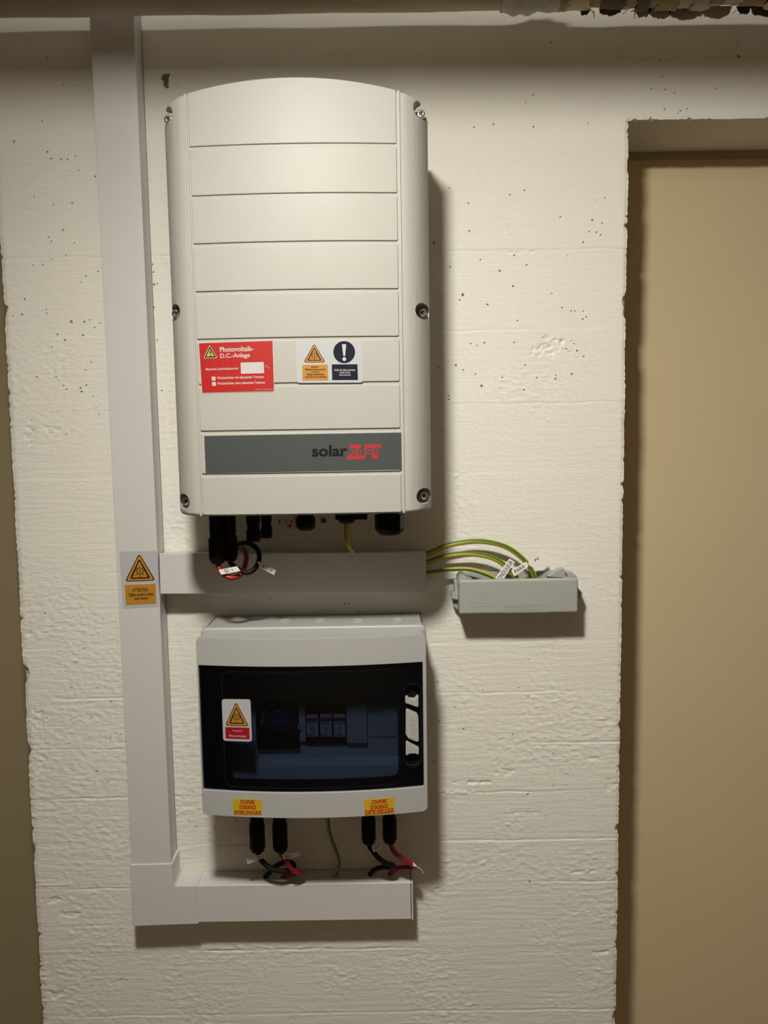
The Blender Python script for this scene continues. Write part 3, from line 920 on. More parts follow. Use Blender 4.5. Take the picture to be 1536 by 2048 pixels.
TV = thing('vertical_trunking', 'tall white plastic cable trunking running up the wall left of the inverter', 'trunking', (-359, 0, 862))
b = bmesh.new()
bm_box(-387.5, -385.5, 1, 36, 862, CEIL - 1, 0.3, b); bm_box(-333, -331, 1, 36, 862, CEIL - 1, 0.3, b); bm_box(-387.5, -331, 1, 3, 862, CEIL - 1, 0, b)
link_bm('trunking_base', b, M['pvc'], TV)
link_bm('trunking_lid', trunk_section_lid(-389, -329.6, 862, CEIL - 2, 40, True), M['pvc'], TV)
st, fm = sticker('warning_sticker', TV, [P(238, 1103, 40.4), P(316, 1102, 40.4), P(246, 1217, 40.4), P(317, 1213, 40.4)], flat(40), 0.35, 'sign_white',
                 'white sticker with orange sun triangle and caution text', r=3)
S0 = flat(40)
warning_symbol(st, fm, 0.515, 0.47, 0.83, 0.50, S0, 0.5)
pn = link_bm('text_panel', bm_plate([mapped([(0.09, 0.055), (0.93, 0.055), (0.93, 0.41), (0.09, 0.41)], fm)], S0, 0.5), M['ink_orange'], st, smooth=0)
b = bm_text('ATTENTION :', fm, 0.30, 0.75, 0.28, 0.345, S0, 0.62, 0.22)
bm_text('Câbles courant continu', fm, 0.18, 0.87, 0.205, 0.265, S0, 0.62, 0.25, b)
bm_text('sous tension', fm, 0.34, 0.72, 0.14, 0.19, S0, 0.62, 0.25, b)
link_bm('lettering', b, M['ink_black'], st, smooth=0)

TU = thing('upper_trunking', 'short white horizontal cable trunking between the inverter and the dark-windowed box', 'trunking', (-134, 0, 1306))
zc = 1306.6; tl = -0.55
b = bmesh.new(); bm_box(-328.5, 58, 1, 36, 1280, 1282, 0.3, b); bm_box(-328.5, 58, 1, 36, 1331.5, 1333.5, 0.3, b); bm_box(-328.5, 58, 1, 3, 1280, 1333.5, 0, b)
link_bm('trunking_base', tilt(b, -134, zc, tl), M['pvc'], TU)
link_bm('trunking_lid', tilt(trunk_section_lid(-327.5, 58, 1277.4, 1336.2, 40, False), -134, zc, tl), M['pvc'], TU)

TL = thing('lower_trunking', 'white horizontal cable trunking at the bottom under the dark-windowed box', 'trunking', (-130, 0, 803))
b = bmesh.new(); bm_box(-296, 31, 1, 36, 776, 778, 0.3, b); bm_box(-296, 31, 1, 36, 828, 830, 0.3, b); bm_box(-296, 31, 1, 3, 776, 830, 0, b)
link_bm('trunking_base', b, M['pvc'], TL)
b = bmesh.new(); bm_box(-296, 29.6, 38.4, 40, 774.3, 832.4, 0.8, b); bm_box(-296, 29.6, 2, 39, 830.8, 832.4, 0.3, b); bm_box(-296, 29.6, 30, 39, 774.3, 775.9, 0.3, b)
link_bm('trunking_lid', b, M['pvc'], TL)
b = bmesh.new(); bm_box(30.6, 33, 0.8, 40.8, 773.6, 833, 0.5, b)
link_bm('end_cap', b, M['pvc'], TL)

EL = thing('trunking_elbow', 'white flat corner elbow joining the vertical and lower trunking', 'trunking', (-358, 0, 770))
Lp = [(-391, 770.5), (-291.5, 773), (-291.5, 833.6), (-322.5, 833.6), (-327.4, 838.5), (-327.4, 869), (-391, 868.3)]
link_bm('elbow_body', bm_plate([Lp], flat(42), 0, back_abs=0.8, bv=1.0), M['pvc'], EL)

# ------------------------------------------------------------------ solar inverter
IX = -103.0


def inv_surf(x):
    t = abs(x - IX)
    if t <= 125: return 191 - 6 * (t / 125) ** 2
    t = min(1.0, (t - 125) / 38.5)
    return 185 - 3.7 * t * (1 - t) - 52 * (1 - math.sqrt(max(0, 1 - t * t)))


def inv_top(x):
    t = abs(x - IX)
    if t <= 125: return 1924.5 - 14 * (t / 125) ** 2
    t = min(1.0, (t - 125) / 38.5)
    return 1910.5 - 8 * t - 8 * max(0.0, (t - 0.8) / 0.2) ** 2


ZB = 1405.5
inv = thing('solar_inverter', 'large cream inverter with grooved arched cover above the trunking', 'inverter', (IX, 0, ZB))
link_bm('rear_housing', bm_box(IX - 148, IX + 148, 1, 118, 1413, 1900, 3), M['metal_body'], inv)
# cover
xs_front = [IX - 163.5 + 0.0] + [IX - 125 - 38.5 * math.sin(math.radians(a)) for a in (84, 76, 68, 60, 50, 40, 30, 20, 10)] + list(np.linspace(IX - 125, IX + 125, 29)) + \
           [IX + 125 + 38.5 * math.sin(math.radians(a)) for a in (10, 20, 30, 40, 50, 60, 68, 76, 84)] + [IX + 163.5]
sec = [(IX - 163.5, 60.0)] + [(x, inv_surf(x)) for x in xs_front] + [(IX + 163.5, 60.0)]
b = bmesh.new(); rings = []


def inv_ring(zf, inset, drop):
    ring = []
    for (x, d) in sec:
        xx = IX + (x - IX) * (1 - inset / 163.5)
        dd = d if d <= 60 else d - inset - (1.6 if abs(x - IX) < 125.5 and drop else 0)
        ring.append(b.verts.new((xx, dd, zf(x))))
    return ring


for zf, ins in ((lambda x: ZB, 5.0), (lambda x: ZB + 0.7, 2.6), (lambda x: ZB + 2.2, 0.9), (lambda x: ZB + 5, 0.0), (lambda x: 1500.0, 0), (lambda x: 1600.0, 0), (lambda x: 1750.0, 0),
                (lambda x: inv_top(x) - 5, 0.0), (lambda x: inv_top(x) - 2.2, 0.9), (lambda x: inv_top(x) - 0.7, 2.6), (lambda x: inv_top(x), 5.0)):
    rings.append(inv_ring(zf, ins, True))
nn = len(sec)
for a, c in zip(rings, rings[1:]):
    for k in range(nn): b.faces.new((a[k], a[(k + 1) % nn], c[(k + 1) % nn], c[k]))
# caps as strips so that the arched top stays clean
for ring in (rings[0], rings[-1]):
    for k in range(nn // 2 - 1):
        b.faces.new((ring[k], ring[k + 1], ring[nn - 2 - k], ring[nn - 1 - k]))
    if nn % 2 == 1:
        k = nn // 2 - 1; b.faces.new((ring[k], ring[k + 1], ring[k + 2]))
cover = link_bm('cover', b, M['lid'], inv, label='grooved cream front cover with arched top')
scr_px = [(336, 238), (842, 227), (351, 627), (846, 625), (371, 1002), (848, 991)]
cutters = []; scr = []
for i, (u, v) in enumerate(scr_px):
    x, z = P(u, v, 158); side = -1 if u < 600 else 1
    scr.append((x, z, side))
    cx = x - side * 0.4
    cz = z + 0.2
    c = bm_lathe((cx, 0, cz), 'd', [(146, 9.8), (260, 10.8)], 28)
    cutters.append(link_bm('cutter', c, M['lid'], inv))
boolean_cut(cover, cutters)
for (x, z, side) in scr:
    sc_ = link_bm('screw', bm_lathe((x, 0, z), 'd', [(145, 5.2), (155.5, 5.2), (157.5, 4.9), (158, 4.2), (158, 3.0), (155, 2.8)], 20), M['steel'], inv, label='shiny steel socket screw')
    link_bm('screw_socket', bm_lathe((x, 0, z), 'd', [(155.1, 2.7), (155.4, 2.7)], 6), M['dark_metal'], sc_)
# cover panels between the grooves
GZ = [1846.5, 1789.8, 1734.0, 1677.6, 1621.0, 1566.5, 1509.6, 1456.8]
bounds = [None] + GZ + [ZB + 1.2]
for i in range(len(GZ) + 1):
    xa, xb = IX - 123.4, IX + 123.4
    zt = bounds[i]; zb_ = bounds[i + 1]
    lo = zb_ + (1.8 if i < len(GZ) else 0.6)
    if zt is None:
        top = [(x, inv_top(x) - 1.6) for x in np.linspace(xb, xa, 31)]
        loop = [(xa, lo), (xb, lo)] + top
    else:
        loop = rect(xa, xb, lo, zt - 1.8, 2.0, 3)
    link_bm('cover_panel', bm_plate([loop], inv_surf, 0.3, back=-3.0, step=10, bv=1.1), M['lid'], cover)
for sx in (-1, 1):
    x = IX + sx * 126.6
    b = bm_box(x - 1.2, x + 1.2, 178, inv_surf(x) + 0.7, ZB + 0.3, inv_top(x) - 1.2, 0.5)
    link_bm('cover_rib', b, M['lid'], cover)
# nameplate
npq = [P(407, 872, 190), P(802, 865, 190), P(410, 946, 190), P(803, 939, 190)]
npl, fm = sticker('nameplate', inv, npq, inv_surf, 0.75, 'nameplate', 'dark grey nameplate with black and red lettering', step=10, thick=0.6)


def np_px(u, v): return P(u, v, 190)


def box_map(u0, u1, v0, v1):
    """unit map over a photo-pixel box lying on the cover"""
    return quad_map([np_px(u0, v0), np_px(u1, v0), np_px(u0, v1), np_px(u1, v1)])


lm = quad_map([np_px(624, 890.5), np_px(695, 889.3), np_px(624, 914), np_px(695, 912.8)])
link_bm('lettering', bm_text('solar', lm, 0, 1, 0, 1, inv_surf, 0.85, 0.32), M['ink_black'], npl, smooth=0, label='black lettering')
# red slanted field with the letters left open in grey
red = None
for poly in ([(700.5, 889.5), (722, 889), (722, 911), (733, 911), (729, 917.5), (693, 918.5), (696, 911), (699, 911)],
             [(726, 889), (763, 888.3), (760.5, 896), (758, 907), (756, 917), (744, 917.3), (742, 911), (726, 911.5)], ):
    red = bm_plate([[np_px(a, c) for a, c in poly]], inv_surf, 0.85, bm=red, step=8)
link_bm('logo_field', red, M['ink_logo'], npl, smooth=0, label='red slanted logo field')
em = quad_map([np_px(699, 888.3), np_px(760, 887.0), np_px(699, 918.5), np_px(760, 917.2)])
link_bm('logo_letters', bm_text('edge', em, 0, 1, 0.0, 1.0, inv_surf, 0.95, 0.12), M['nameplate'], npl, smooth=0, label='grey letters within the red field')

# red sign
rq = [P(395, 685, 191), P(546, 681, 191), P(402, 786, 191), P(549, 783, 191)]
rs, fm = sticker('danger_sticker', inv, rq, inv_surf, 0.8, 'ink_white', 'red sticker with yellow triangle and white German text', step=8, thick=0.5)
SI = inv_surf
link_bm('red_field', bm_plate([mapped([(0.006, 0.008), (0.994, 0.008), (0.994, 0.992), (0.006, 0.992)], fm)], SI, 0.86, step=8), M['ink_red'], rs, smooth=0)
t3 = [(0.055, 0.69), (0.245, 0.69), (0.15, 0.955)]


def inset(pts, k):
    cx = sum(p[0] for p in pts) / 3; cy = sum(p[1] for p in pts) / 3
    return [(cx + (p[0] - cx) * k, cy + (p[1] - cy) * k) for p in pts]


def rtri(k, r): return rpoly(mapped(inset(t3, k), fm), r)


wh = bm_plate([rtri(1.0, 1.0)], SI, 0.92)
bl = bm_plate([rtri(0.86, 0.6)], SI, 0.98)
ye = bm_plate([rtri(0.60, 0.25)], SI, 1.04)
bolt = [(0.160, 0.875), (0.135, 0.79), (0.158, 0.80), (0.150, 0.735), (0.143, 0.738), (0.153, 0.712), (0.166, 0.738), (0.159, 0.737), (0.170, 0.83), (0.150, 0.82), (0.169, 0.873)]
bm_plate([mapped(bolt, fm)], SI, 1.1, bm=bl)
bm_text('Photovoltaik-', fm, 0.285, 0.735, 0.805, 0.905, SI, 0.94, 0.22, wh)
bm_text('D.C.-Anlage', fm, 0.285, 0.685, 0.66, 0.775, SI, 0.94, 0.22, wh)
bm_text('Maximale Leerlaufspannung', fm, 0.075, 0.525, 0.44, 0.50, SI, 0.94, 0.2, wh)
bm_text('V', fm, 0.885, 0.912, 0.475, 0.52, SI, 0.94, 0.1, wh)
bm_text('OC', fm, 0.916, 0.943, 0.462, 0.486, SI, 0.94, 0.1, wh)
bm_plate([mapped([(0.555, 0.365), (0.868, 0.365), (0.868, 0.585), (0.555, 0.585)], fm)], SI, 0.94, bm=wh)
bm_plate([mapped([(0.150, 0.245), (0.203, 0.245), (0.203, 0.325), (0.150, 0.325)], fm)], SI, 0.94, bm=wh)
bm_plate([mapped([(0.150, 0.140), (0.203, 0.140), (0.203, 0.218), (0.150, 0.218)], fm)], SI, 0.94, bm=wh)
bm_text('Wechselrichter mit galvanischer Trennung', fm, 0.222, 0.865, 0.255, 0.322, SI, 0.94, 0.2, wh)
bm_text('Wechselrichter ohne galvanische Trennung', fm, 0.222, 0.878, 0.145, 0.212, SI, 0.94, 0.2, wh)
bm_text('KZ071DE - Anlagenschild', fm, 0.735, 0.975, 0.035, 0.060, SI, 0.94, 0.0, wh)
link_bm('lettering', wh, M['ink_white'], rs, smooth=0, label='white lettering, boxes and triangle rim')
link_bm('danger_triangle', bl, M['ink_black'], rs, smooth=0)
link_bm('triangle_field', ye, M['ink_yellow'], rs, smooth=0, label='yellow field of the danger triangle')

# white double sign
wq = [P(592, 683, 191), P(723, 681, 191), P(594, 766, 191), P(726, 765, 191)]
ws, fm = sticker('instruction_sticker', inv, wq, inv_surf, 0.8, 'sign_white', 'white sticker with orange triangle and navy exclamation disc', r=3, step=8, thick=0.5)
warning_symbol(ws, fm, 0.275, 0.49, 0.335, 0.455, SI, 0.95, step=5)
link_bm('text_panel', bm_plate([mapped([(0.085, 0.055), (0.475, 0.055), (0.475, 0.435), (0.085, 0.435)], fm)], SI, 0.95, step=8), M['ink_orange'], ws, smooth=0)
c = fm(0.73, 0.73)
nb = bm_plate([circle(*c, 17.3 * (26.5 / 34.6) + 0.0, 32)], SI, 0.95)
R0 = 13.0
bm_plate([mapped([(0.535, 0.062), (0.925, 0.062), (0.925, 0.44), (0.535, 0.44)], fm)], SI, 0.95, bm=nb)
link_bm('instruction_disc', nb, M['ink_navy'], ws, smooth=0, label='navy disc and navy text panel')
wb = bm_plate([rpoly([(c[0] - 2.6, c[1] + 9.5), (c[0] + 2.6, c[1] + 9.5), (c[0] + 1.1, c[1] - 4.6), (c[0] - 1.1, c[1] - 4.6)][::-1], 0.9)], SI, 1.05)
bm_plate([circle(c[0], c[1] - 8.3, 2.3, 20)], SI, 1.05, bm=wb)
bm_text('Isoler les deux sources', fm, 0.575, 0.885, 0.28, 0.335, SI, 1.05, 0.1, wb)
bm_text('avant toute', fm, 0.65, 0.81, 0.225, 0.265, SI, 1.05, 0.1, wb)
bm_text('intervention', fm, 0.645, 0.815, 0.165, 0.208, SI, 1.05, 0.1, wb)
link_bm('exclamation_mark', wb, M['ink_white'], ws, smooth=0, label='white exclamation mark and lettering')
tb = bm_text('Attention:', fm, 0.22, 0.335, 0.365, 0.405, SI, 1.05, 0.3)
bm_text('Présence de deux sources', fm, 0.13, 0.43, 0.30, 0.35, SI, 1.05, 0.3, tb)
bm_text('de tension', fm, 0.22, 0.345, 0.245, 0.28, SI, 1.05, 0.3, tb)
bm_text('- Réseau de distribution', fm, 0.14, 0.42, 0.18, 0.23, SI, 1.05, 0.3, tb)
bm_text('- Panneaux photovoltaïques', fm, 0.115, 0.45, 0.11, 0.165, SI, 1.05, 0.3, tb)
link_bm('lettering', tb, M['ink_black'], ws, smooth=0)


# fittings under the inverter
def gland(u0, u1, vbot, d, name='cable_gland', top=1414.0):
    a, zb_ = P(u0, vbot, d); c, _ = P(u1, vbot, d); x = (a + c) / 2; r = (c - a) / 2
    b = bm_lathe((x, d, 0), 'z', [(top, r * 0.92), (zb_ + r * 1.55, r * 0.92), (zb_ + r * 1.5, r * 0.8), (zb_ + r * 1.4, r * 0.8), (zb_ + r * 1.38, r), (zb_ + r * 0.45, r), (zb_ + r * 0.2, r * 0.86), (zb_ + r * .02, r * 0.66), (zb_, r * 0.5)], 8)
    return link_bm(name, b, M['black'], inv, smooth=25)


gland(592, 631, 1061, 100)
gland(750, 809, 1070, 100)
g = gland(676, 712, 1047, 100)
a = P(672, 1036, 100); c = P(735, 1036, 100)
link_bm('gland_plate', bm_box(a[0], c[0], 80, 118, a[1] - 1, 1414, 1), M['black'], inv)
# unused pair of plug sockets
for (u0, u1, vb, d) in ((493, 522, 1083, 112), (521, 545, 1076, 96)):
    a, zb_ = P(u0, vb, d); c, _ = P(u1, vb, d); x = (a + c) / 2; r = (c - a) / 2
    b = bm_lathe((x, d, 0), 'z', [(1414, r * 0.95), (zb_ + 24, r * 0.95), (zb_ + 22, r * 0.84), (zb_ + 16, r * 0.84), (zb_ + 14, r), (zb_ + 1.5, r), (zb_, r * 0.85)], 16)
    link_bm('capped_socket', b, M['black'], inv)
# rotary switch plate with markings
sw0, sw1 = P(556, 1064, 96), P(590, 1036, 96)
sp_ = link_bm('switch_plate', bm_plate([rect(sw0[0], sw1[0], sw0[1], 1414, 2)], flat(96), 0, back=-14, bv=0.6), M['box_grey'], inv, label='pale switch plate with marks')
fm = quad_map([P(556, 1036, 96), P(590, 1036, 96), P(556, 1064, 96), P(590, 1064, 96)])
b = bm_text('P', fm, 0.05, 0.19, 0.60, 0.88, flat(96), 0.15, 0.1); bm_text('1', fm, 0.42, 0.50, 0.60, 0.88, flat(96), 0.15, 0.1, b); bm_text('0', fm, 0.72, 0.86, 0.60, 0.88, flat(96), 0.15, 0.1, b)
link_bm('lettering', b, M['ink_black'], sp_, smooth=0)
link_bm('pointer', bm_plate([mapped([(0.48, 0.42), (0.68, 0.30), (0.80, 0.38), (0.80, 0.55), (0.68, 0.58)], fm)], flat(96), 1.2, back=-0.5), M['ink_red'], sp_, smooth=0, label='red pointer')
a = P(639, 1049, 98); c = P(655, 1030, 98)
b = bm_plate([rect(a[0], c[0], a[1], 1414)], flat(98), 0, back=-12, bv=0.4)
sk = link_bm('metal_connector', b, M['metal_body'], inv, label='small square metal connector')
link_bm('connector_hole', bm_box(a[0] + 2, c[0] - 2, 97.5, 98.3, a[1] + 2, a[1] + 9), M['dark_metal'], sk)

# ------------------------------------------------------------------ distribution box with smoked window
BX = -103.0


def box_surf(x):
    t = abs(x - BX) / 155
    return 137 - 15 * t * t


db = thing('distribution_box', 'light grey distribution box with smoked dark window under the inverter', 'box', (BX, 0, 985))
x0, x1, z0, z1 = -257, 51, 986.5, 1236.5
b = bmesh.new()
bm_box(x0, x1, 1, 4, z0, z1, 0, b); bm_box(x0, x0 + 3, 1, 78, z0, z1, 1, b); bm_box(x1 - 3, x1, 1, 78, z0, z1, 1, b)
bm_box(x0, x1, 1, 78, z0, z0 + 3, 1, b); bm_box(x0, x1, 1, 78, z1 - 3, z1, 1, b)
link_bm('back_box', b, M['box_grey'], db)
link_bm('box_flange', bm_plate([rect(-259.2, 54, 985, 1240.5, 8), rect(-250, 45, 994, 1226, 4)], flat(92), 0, back_abs=74, bv=3, seg=3), M['box_grey'], db)
# front frame: a curved surround, open for the window door
fo = rect(-258.3, 52.3, 986, 1235.5, 7, 5); fi = rect(-256.3, 47.6, 1021.5, 1197.3, 1, 1)
link_bm('front_frame', bm_plate([fo, fi], box_surf, 0, back_abs=93, step=14, bv=3.2, seg=3), M['box_grey'], db)
ls = [(465, 1254, 7), (553, 1253, 8), (604, 1255, 8), (655, 1255, 8), (707, 1253, 8), (795, 1251, 8), (570, 1242, 9), (640, 1241, 9), (715, 1242, 9), (795, 1241, 9)]
for (u, v, r) in ls:
    r_ = CR @ np.array([(u - 768) / FPX, -(v - 1024) / FPX, -1.0]); t = (1.2365 - EYE) / r_[2]; p = CP + r_ * t
    link_bm('knockout', bm_lathe((p[0] * 1000, -p[1] * 1000, z1), 'z', [(-0.5, r), (1.2, r), (1.5, r - 0.6), (1.2, r - 1.3), (-0.2, r - 1.6)], 20), M['box_grey'], db)
# interior
FD = 62.0


def PF(u, v, d=FD): return P(u, v, d)


mh0 = PF(513, 1488); mh1 = PF(697, 1406)
link_bm('fascia', bm_plate([rect(-253, 47, 1000, 1226), rect(mh0[0], mh1[0], mh0[1], mh1[1])], flat(FD), 0, back=-3), M['fascia'], db, smooth=0, label='grey inner cover plate')
za, zb_ = PF(0, 1516)[1], P(0, 1533, 76)[1]
za = P(620, 1514, FD)[1]; zb_ = P(620, 1532, 78)[1]
link_bm('fascia_step', bm_prism_x([(FD, za), (78, zb_), (80, 1012), (FD, 1012)], -245, 38, 0.8), M['fascia'], db, smooth=0, label='sloping lower step of the inner cover')
a = P(694, 1486, 70); c = P(733, 1405, 70)
link_bm('blank_cover', bm_plate([rect(a[0], c[0], a[1], c[1])], flat(71), 0, back_abs=58, bv=0.6), M['fascia'], db)
a = P(735.5, 1474, 64); c = P(763, 1408, 64)
link_bm('blank_cover', bm_plate([rect(a[0], c[0], a[1], c[1])], flat(63.5), 0, back_abs=60, bv=0.4), M['fascia'], db)
a = P(763.5, 1474, 64); c = P(790, 1408, 64)
link_bm('blank_cover', bm_plate([rect(a[0], c[0], a[1], c[1])], flat(63.5), 0, back_abs=60, bv=0.4), M['fascia'], db)
a = P(598.5, 1483, 68); c = P(610, 1407, 68)
link_bm('blank_cover', bm_plate([rect(a[0], c[0], a[1], c[1])], flat(69), 0, back_abs=58, bv=0.4), M['fascia'], db)
link_bm('din_rail', bm_box(-240, 36, 12, 20, 1078, 1113, 0.5), M['steel'], db, label='steel mounting rail')

# window door with its border
dl = rect(-255.6, 46.9, 1022.3, 1196.5, 1.5, 2)
lu = [(808, 1386), (826, 1372), (843, 1386), (845, 1522), (827, 1537), (810, 1522)]
la, lb = P(809, 1370, 126), P(844, 1370, 126)
lz1, lz0 = P(826, 1371, 127)[1], P(827, 1536, 127)[1]
lx0, lx1 = 21.2, 44.6
slot = rect(lx0, lx1, lz0, lz1, 11.4, 6)
door = link_bm('window_door', bm_plate([dl, slot], box_surf, -3.0, back=-5.5, step=14), M['glass'], db, label='smoked dark blue transparent door')
wl0, wl1, wz0, wz1 = -218.5, 12.8, 1037, 1187
link_bm('door_border', bm_plate([rect(-255.4, 46.8, 1022.6, 1196.2), rect(wl0, wl1, wz0, wz1, 9, 5), rect(lx0 + .4, lx1 - .4, lz0 + .4, lz1 - .4, 11, 6)], box_surf, -6.5, back=-9, step=14),
        M['border'], door, label='near-black border behind the smoked door')
link_bm('window_rim', bm_plate([rect(wl0 - 7, wl1 + 3, wz0 - 11, wz1 + 3, 11, 6), rect(wl0 - 4.6, wl1 + 1.5, wz0 - 8.6, wz1 + 1.2, 9.5, 6)], box_surf, -1.8, back=-3.2, step=14, bv=0.4), M['black'], door, label='raised black rim round the window')
link_bm('latch_recess', bm_plate([rect(lx0 - 1, lx1 + 1, lz0 - 1, lz1 + 1, 12, 6)], box_surf, -11, back=-14), M['black'], db, label='black recess of the latch')
link_bm('latch_rim', bm_plate([rect(lx0 - 1.6, lx1 + 1.6, lz0 - 1.6, lz1 + 1.6, 12.6, 6), rect(lx0, lx1, lz0, lz1, 11.4, 6)], box_surf, -1.6, back=-8, bv=0.4), M['black'], db, label='raised black oval rim of the latch')
lt = [[(275, 295), (305, 295), (330, 322), (405, 330), (428, 295), (460, 295), (460, 435), (442, 447), (275, 378)],
      [(283, 483), (302, 470), (432, 533), (458, 575), (465, 905), (440, 922), (315, 865), (280, 800)],
      [(283, 918), (302, 912), (465, 1008), (465, 1092), (440, 1092), (415, 1076), (335, 1074), (310, 1092), (282, 1088)]]
latch_parts = []
for k, pg in enumerate(lt):
    pts = [P(770 + a / 6.83, 1350 + c / 6.83, 124) for a, c in pg]
    o = link_bm('latch_key' if k != 1 else 'latch_button', bm_plate([pts[::-1]], box_surf, -1.0, back=-9, bv=1.1, seg=2), M['knob_white'], db, label='off-white latch piece')
    latch_parts.append(o)
# raised maker's name on the middle button, reading upwards
tm = quad_map([P(815.5, 1474, 124), P(815.5, 1430, 124), P(834.5, 1478, 124), P(834.5, 1436, 124)])
link_bm('embossed_name', bm_text('hager', tm, 0, 1, 0.08, 0.92, box_surf, -0.5, 0.1, raised=0.6), M['knob_white'], latch_parts[1], smooth=0)

# stickers on the box
bs, fm = sticker('cutoff_sticker', db, [P(442, 1401, 131), P(501, 1399, 131), P(445, 1484, 131), P(504, 1483, 131)], box_surf, -1.2, 'sign_white',
                 'small white sticker with orange triangle and red cut-off panel', r=3.5, step=4, thick=1.3)
warning_symbol(bs, fm, 0.50, 0.37, 0.82, 0.585, box_surf, -1.05, step=4)
link_bm('text_panel', bm_plate([mapped([(0.09, 0.055), (0.93, 0.055), (0.93, 0.335), (0.09, 0.335)], fm)], box_surf, -1.05, step=4), M['ink_crimson'], bs, smooth=0, label='crimson text panel')
b = bm_text('Coupure', fm, 0.34, 0.67, 0.225, 0.275, box_surf, -0.95, 0.05); bm_text('Photovoltaïque', fm, 0.22, 0.81, 0.09, 0.155, box_surf, -0.95, 0.05, b)
link_bm('lettering', b, M['ink_white'], bs, smooth=0)
for (q4, l3, lab) in (([P(465.5, 1598, 131), P(524.5, 1597, 131), P(467, 1630.5, 131), P(524.5, 1628, 131)], 'ENTRÉE ONDULEUR', 'yellow emergency tape label at the lower left'),
                      ([P(728, 1597.5, 131), P(788, 1595.5, 131), P(729, 1629.5, 131), P(789, 1627, 131)], 'SORTIE ONDULEUR', 'yellow emergency tape label at the lower right')):
    ys, fm = sticker('emergency_label', db, q4, box_surf, 0.3, 'tape_yellow', lab, step=4, thick=0.4)
    b = bm_text('COUPURE', fm, 0.25, 0.75, 0.68, 0.95, box_surf, 0.4, 0.42)
    bm_text("D'URGENCE", fm, 0.21, 0.79, 0.36, 0.63, box_surf, 0.4, 0.42, b)
    bm_text(l3, fm, 0.02, 0.98, 0.03, 0.34, box_surf, 0.4, 0.42, b)
    link_bm('lettering', b, M['text_red'], ys, smooth=0, label='dark red lettering')

# devices inside the box (clipped on the rail behind the window)
a = P(515, 1500, 70); c = P(597, 1408, 70)
iso = thing('rotary_isolator', 'black rotary isolator with navy knob behind the smoked window', 'switch', ((a[0] + c[0]) / 2, 20, a[1]))
link_bm('isolator_body', bm_box(a[0], c[0], 20.5, 70, a[1], c[1], 1), M['black_matt'], iso)
kc = P(557, 1446, 78)
link_bm('rotary_knob', bm_lathe((kc[0], 0, kc[1]), 'd', [(69.5, 20), (78, 19), (80, 17)], 28), M['navy_knob'], iso, label='navy round knob')
link_bm('knob_handle', bm_plate([rect(kc[0] - 18, kc[0] + 24, kc[1] - 7, kc[1] + 7, 5)], flat(92), 0, back_abs=79, bv=1.5), M['navy_knob'], iso, label='navy knob handle')
b = None
for k in range(14):
    a0, a1 = math.radians(105 + 6 * k), math.radians(111 + 6 * k)
    b = bm_plate([[(kc[0] + r * math.cos(t), kc[1] + r * math.sin(t)) for r, t in ((23.5, a0), (24.5, a0), (24.5, a1), (23.5, a1))]], flat(70.2), 0, bm=b)
fmk = lambda u_, v_: (kc[0] - 27 + 5 * u_, kc[1] - 6 + 6 * v_)
bm_text('0', fmk, 0, 0.8, 0, 1, flat(70.2), 0, 0.0, b)
link_bm('position_mark', b, M['ink_white'], iso, smooth=0, label='white arc and zero')
link_bm('yellow_tab', bm_box(kc[0] + 26, kc[0] + 31, 69, 74, kc[1] - 12, kc[1] - 5, .5), M['box_grey'], iso, label='pale locking tab')

a = P(611, 1490, 66); c = P(694, 1408, 66)
spd = thing('surge_arrester', 'black surge arrester with three grey and red cartridges behind the smoked window', 'arrester', ((a[0] + c[0]) / 2, 20, a[1]))
link_bm('arrester_base', bm_box(a[0], c[0], 20.5, 66, a[1], c[1], 1), M['black_matt'], spd)
for (u0, u1, vt) in ((613.5, 636, 1430), (641, 663, 1429), (668, 690, 1429)):
    p0 = P(u0, 1474, 70); p1 = P(u1, vt, 70)
    cb = link_bm('cartridge', bm_box(p0[0], p1[0], 65.5, 70, p0[1], p1[1], 0.6), M['cartridge'], spd, label='grey cartridge with red band')
    hgt = p1[1] - p0[1]
    b = bm_plate([rect(p0[0] + 0.3, p1[0] - 0.3, p0[1] + hgt * 0.70, p0[1] + hgt * 0.86)], flat(70.2), 0)
    link_bm('red_band', b, M['ink_red'], cb, smooth=0)
    b = None
    for zf, w in ((0.64, 0.8), (0.58, 0.9), (0.10, 0.8), (0.05, 0.6)):
        b = bm_plate([rect(p0[0] + 1, p0[0] + (p1[0] - p0[0]) * w, p0[1] + hgt * zf, p0[1] + hgt * (zf + 0.02))], flat(70.2), 0, bm=b)
    cx = (p0[0] + p1[0]) / 2; cz = p0[1] + hgt * 0.33
    b = bm_plate([[(cx, cz + 6), (cx - 3, cz + 1), (cx, cz - 6), (cx + 3, cz + 1)], [(cx, cz + 4.4), (cx - 2, cz + 0.8), (cx, cz - 4), (cx + 2, cz + 0.8)]], flat(70.2), 0, bm=b)
    link_bm('cartridge_print', b, M['ink_navy'], cb, smooth=0)


# ------------------------------------------------------------------ cables
def flag(parent, pts_px, d, text, name='cable_tag', tbox=(0.06, 0.94, 0.2, 0.8), label='white tag', bold=0.12, thick=0.6):
    """paper flag on a cable: four photo pixels (tl, tr, bl, br) at depth d"""
    fm_ = quad_map([P(*p, d) for p in pts_px])
    o = link_bm(name, bm_plate([mapped([(0, 0), (1, 0), (1, 1), (0, 1)], fm_)], flat(d), 0, back=-thick), M['tag'], parent, label=label, smooth=0)
    if text:
        b_ = None
        for (s_, u0, u1, v0, v1) in text:
            b_ = bm_text(s_, fm_, u0, u1, v0, v1, flat(d), 0.12, bold, b_)
        link_bm('lettering', b_, M['ink_black'], o, smooth=0)
    return o


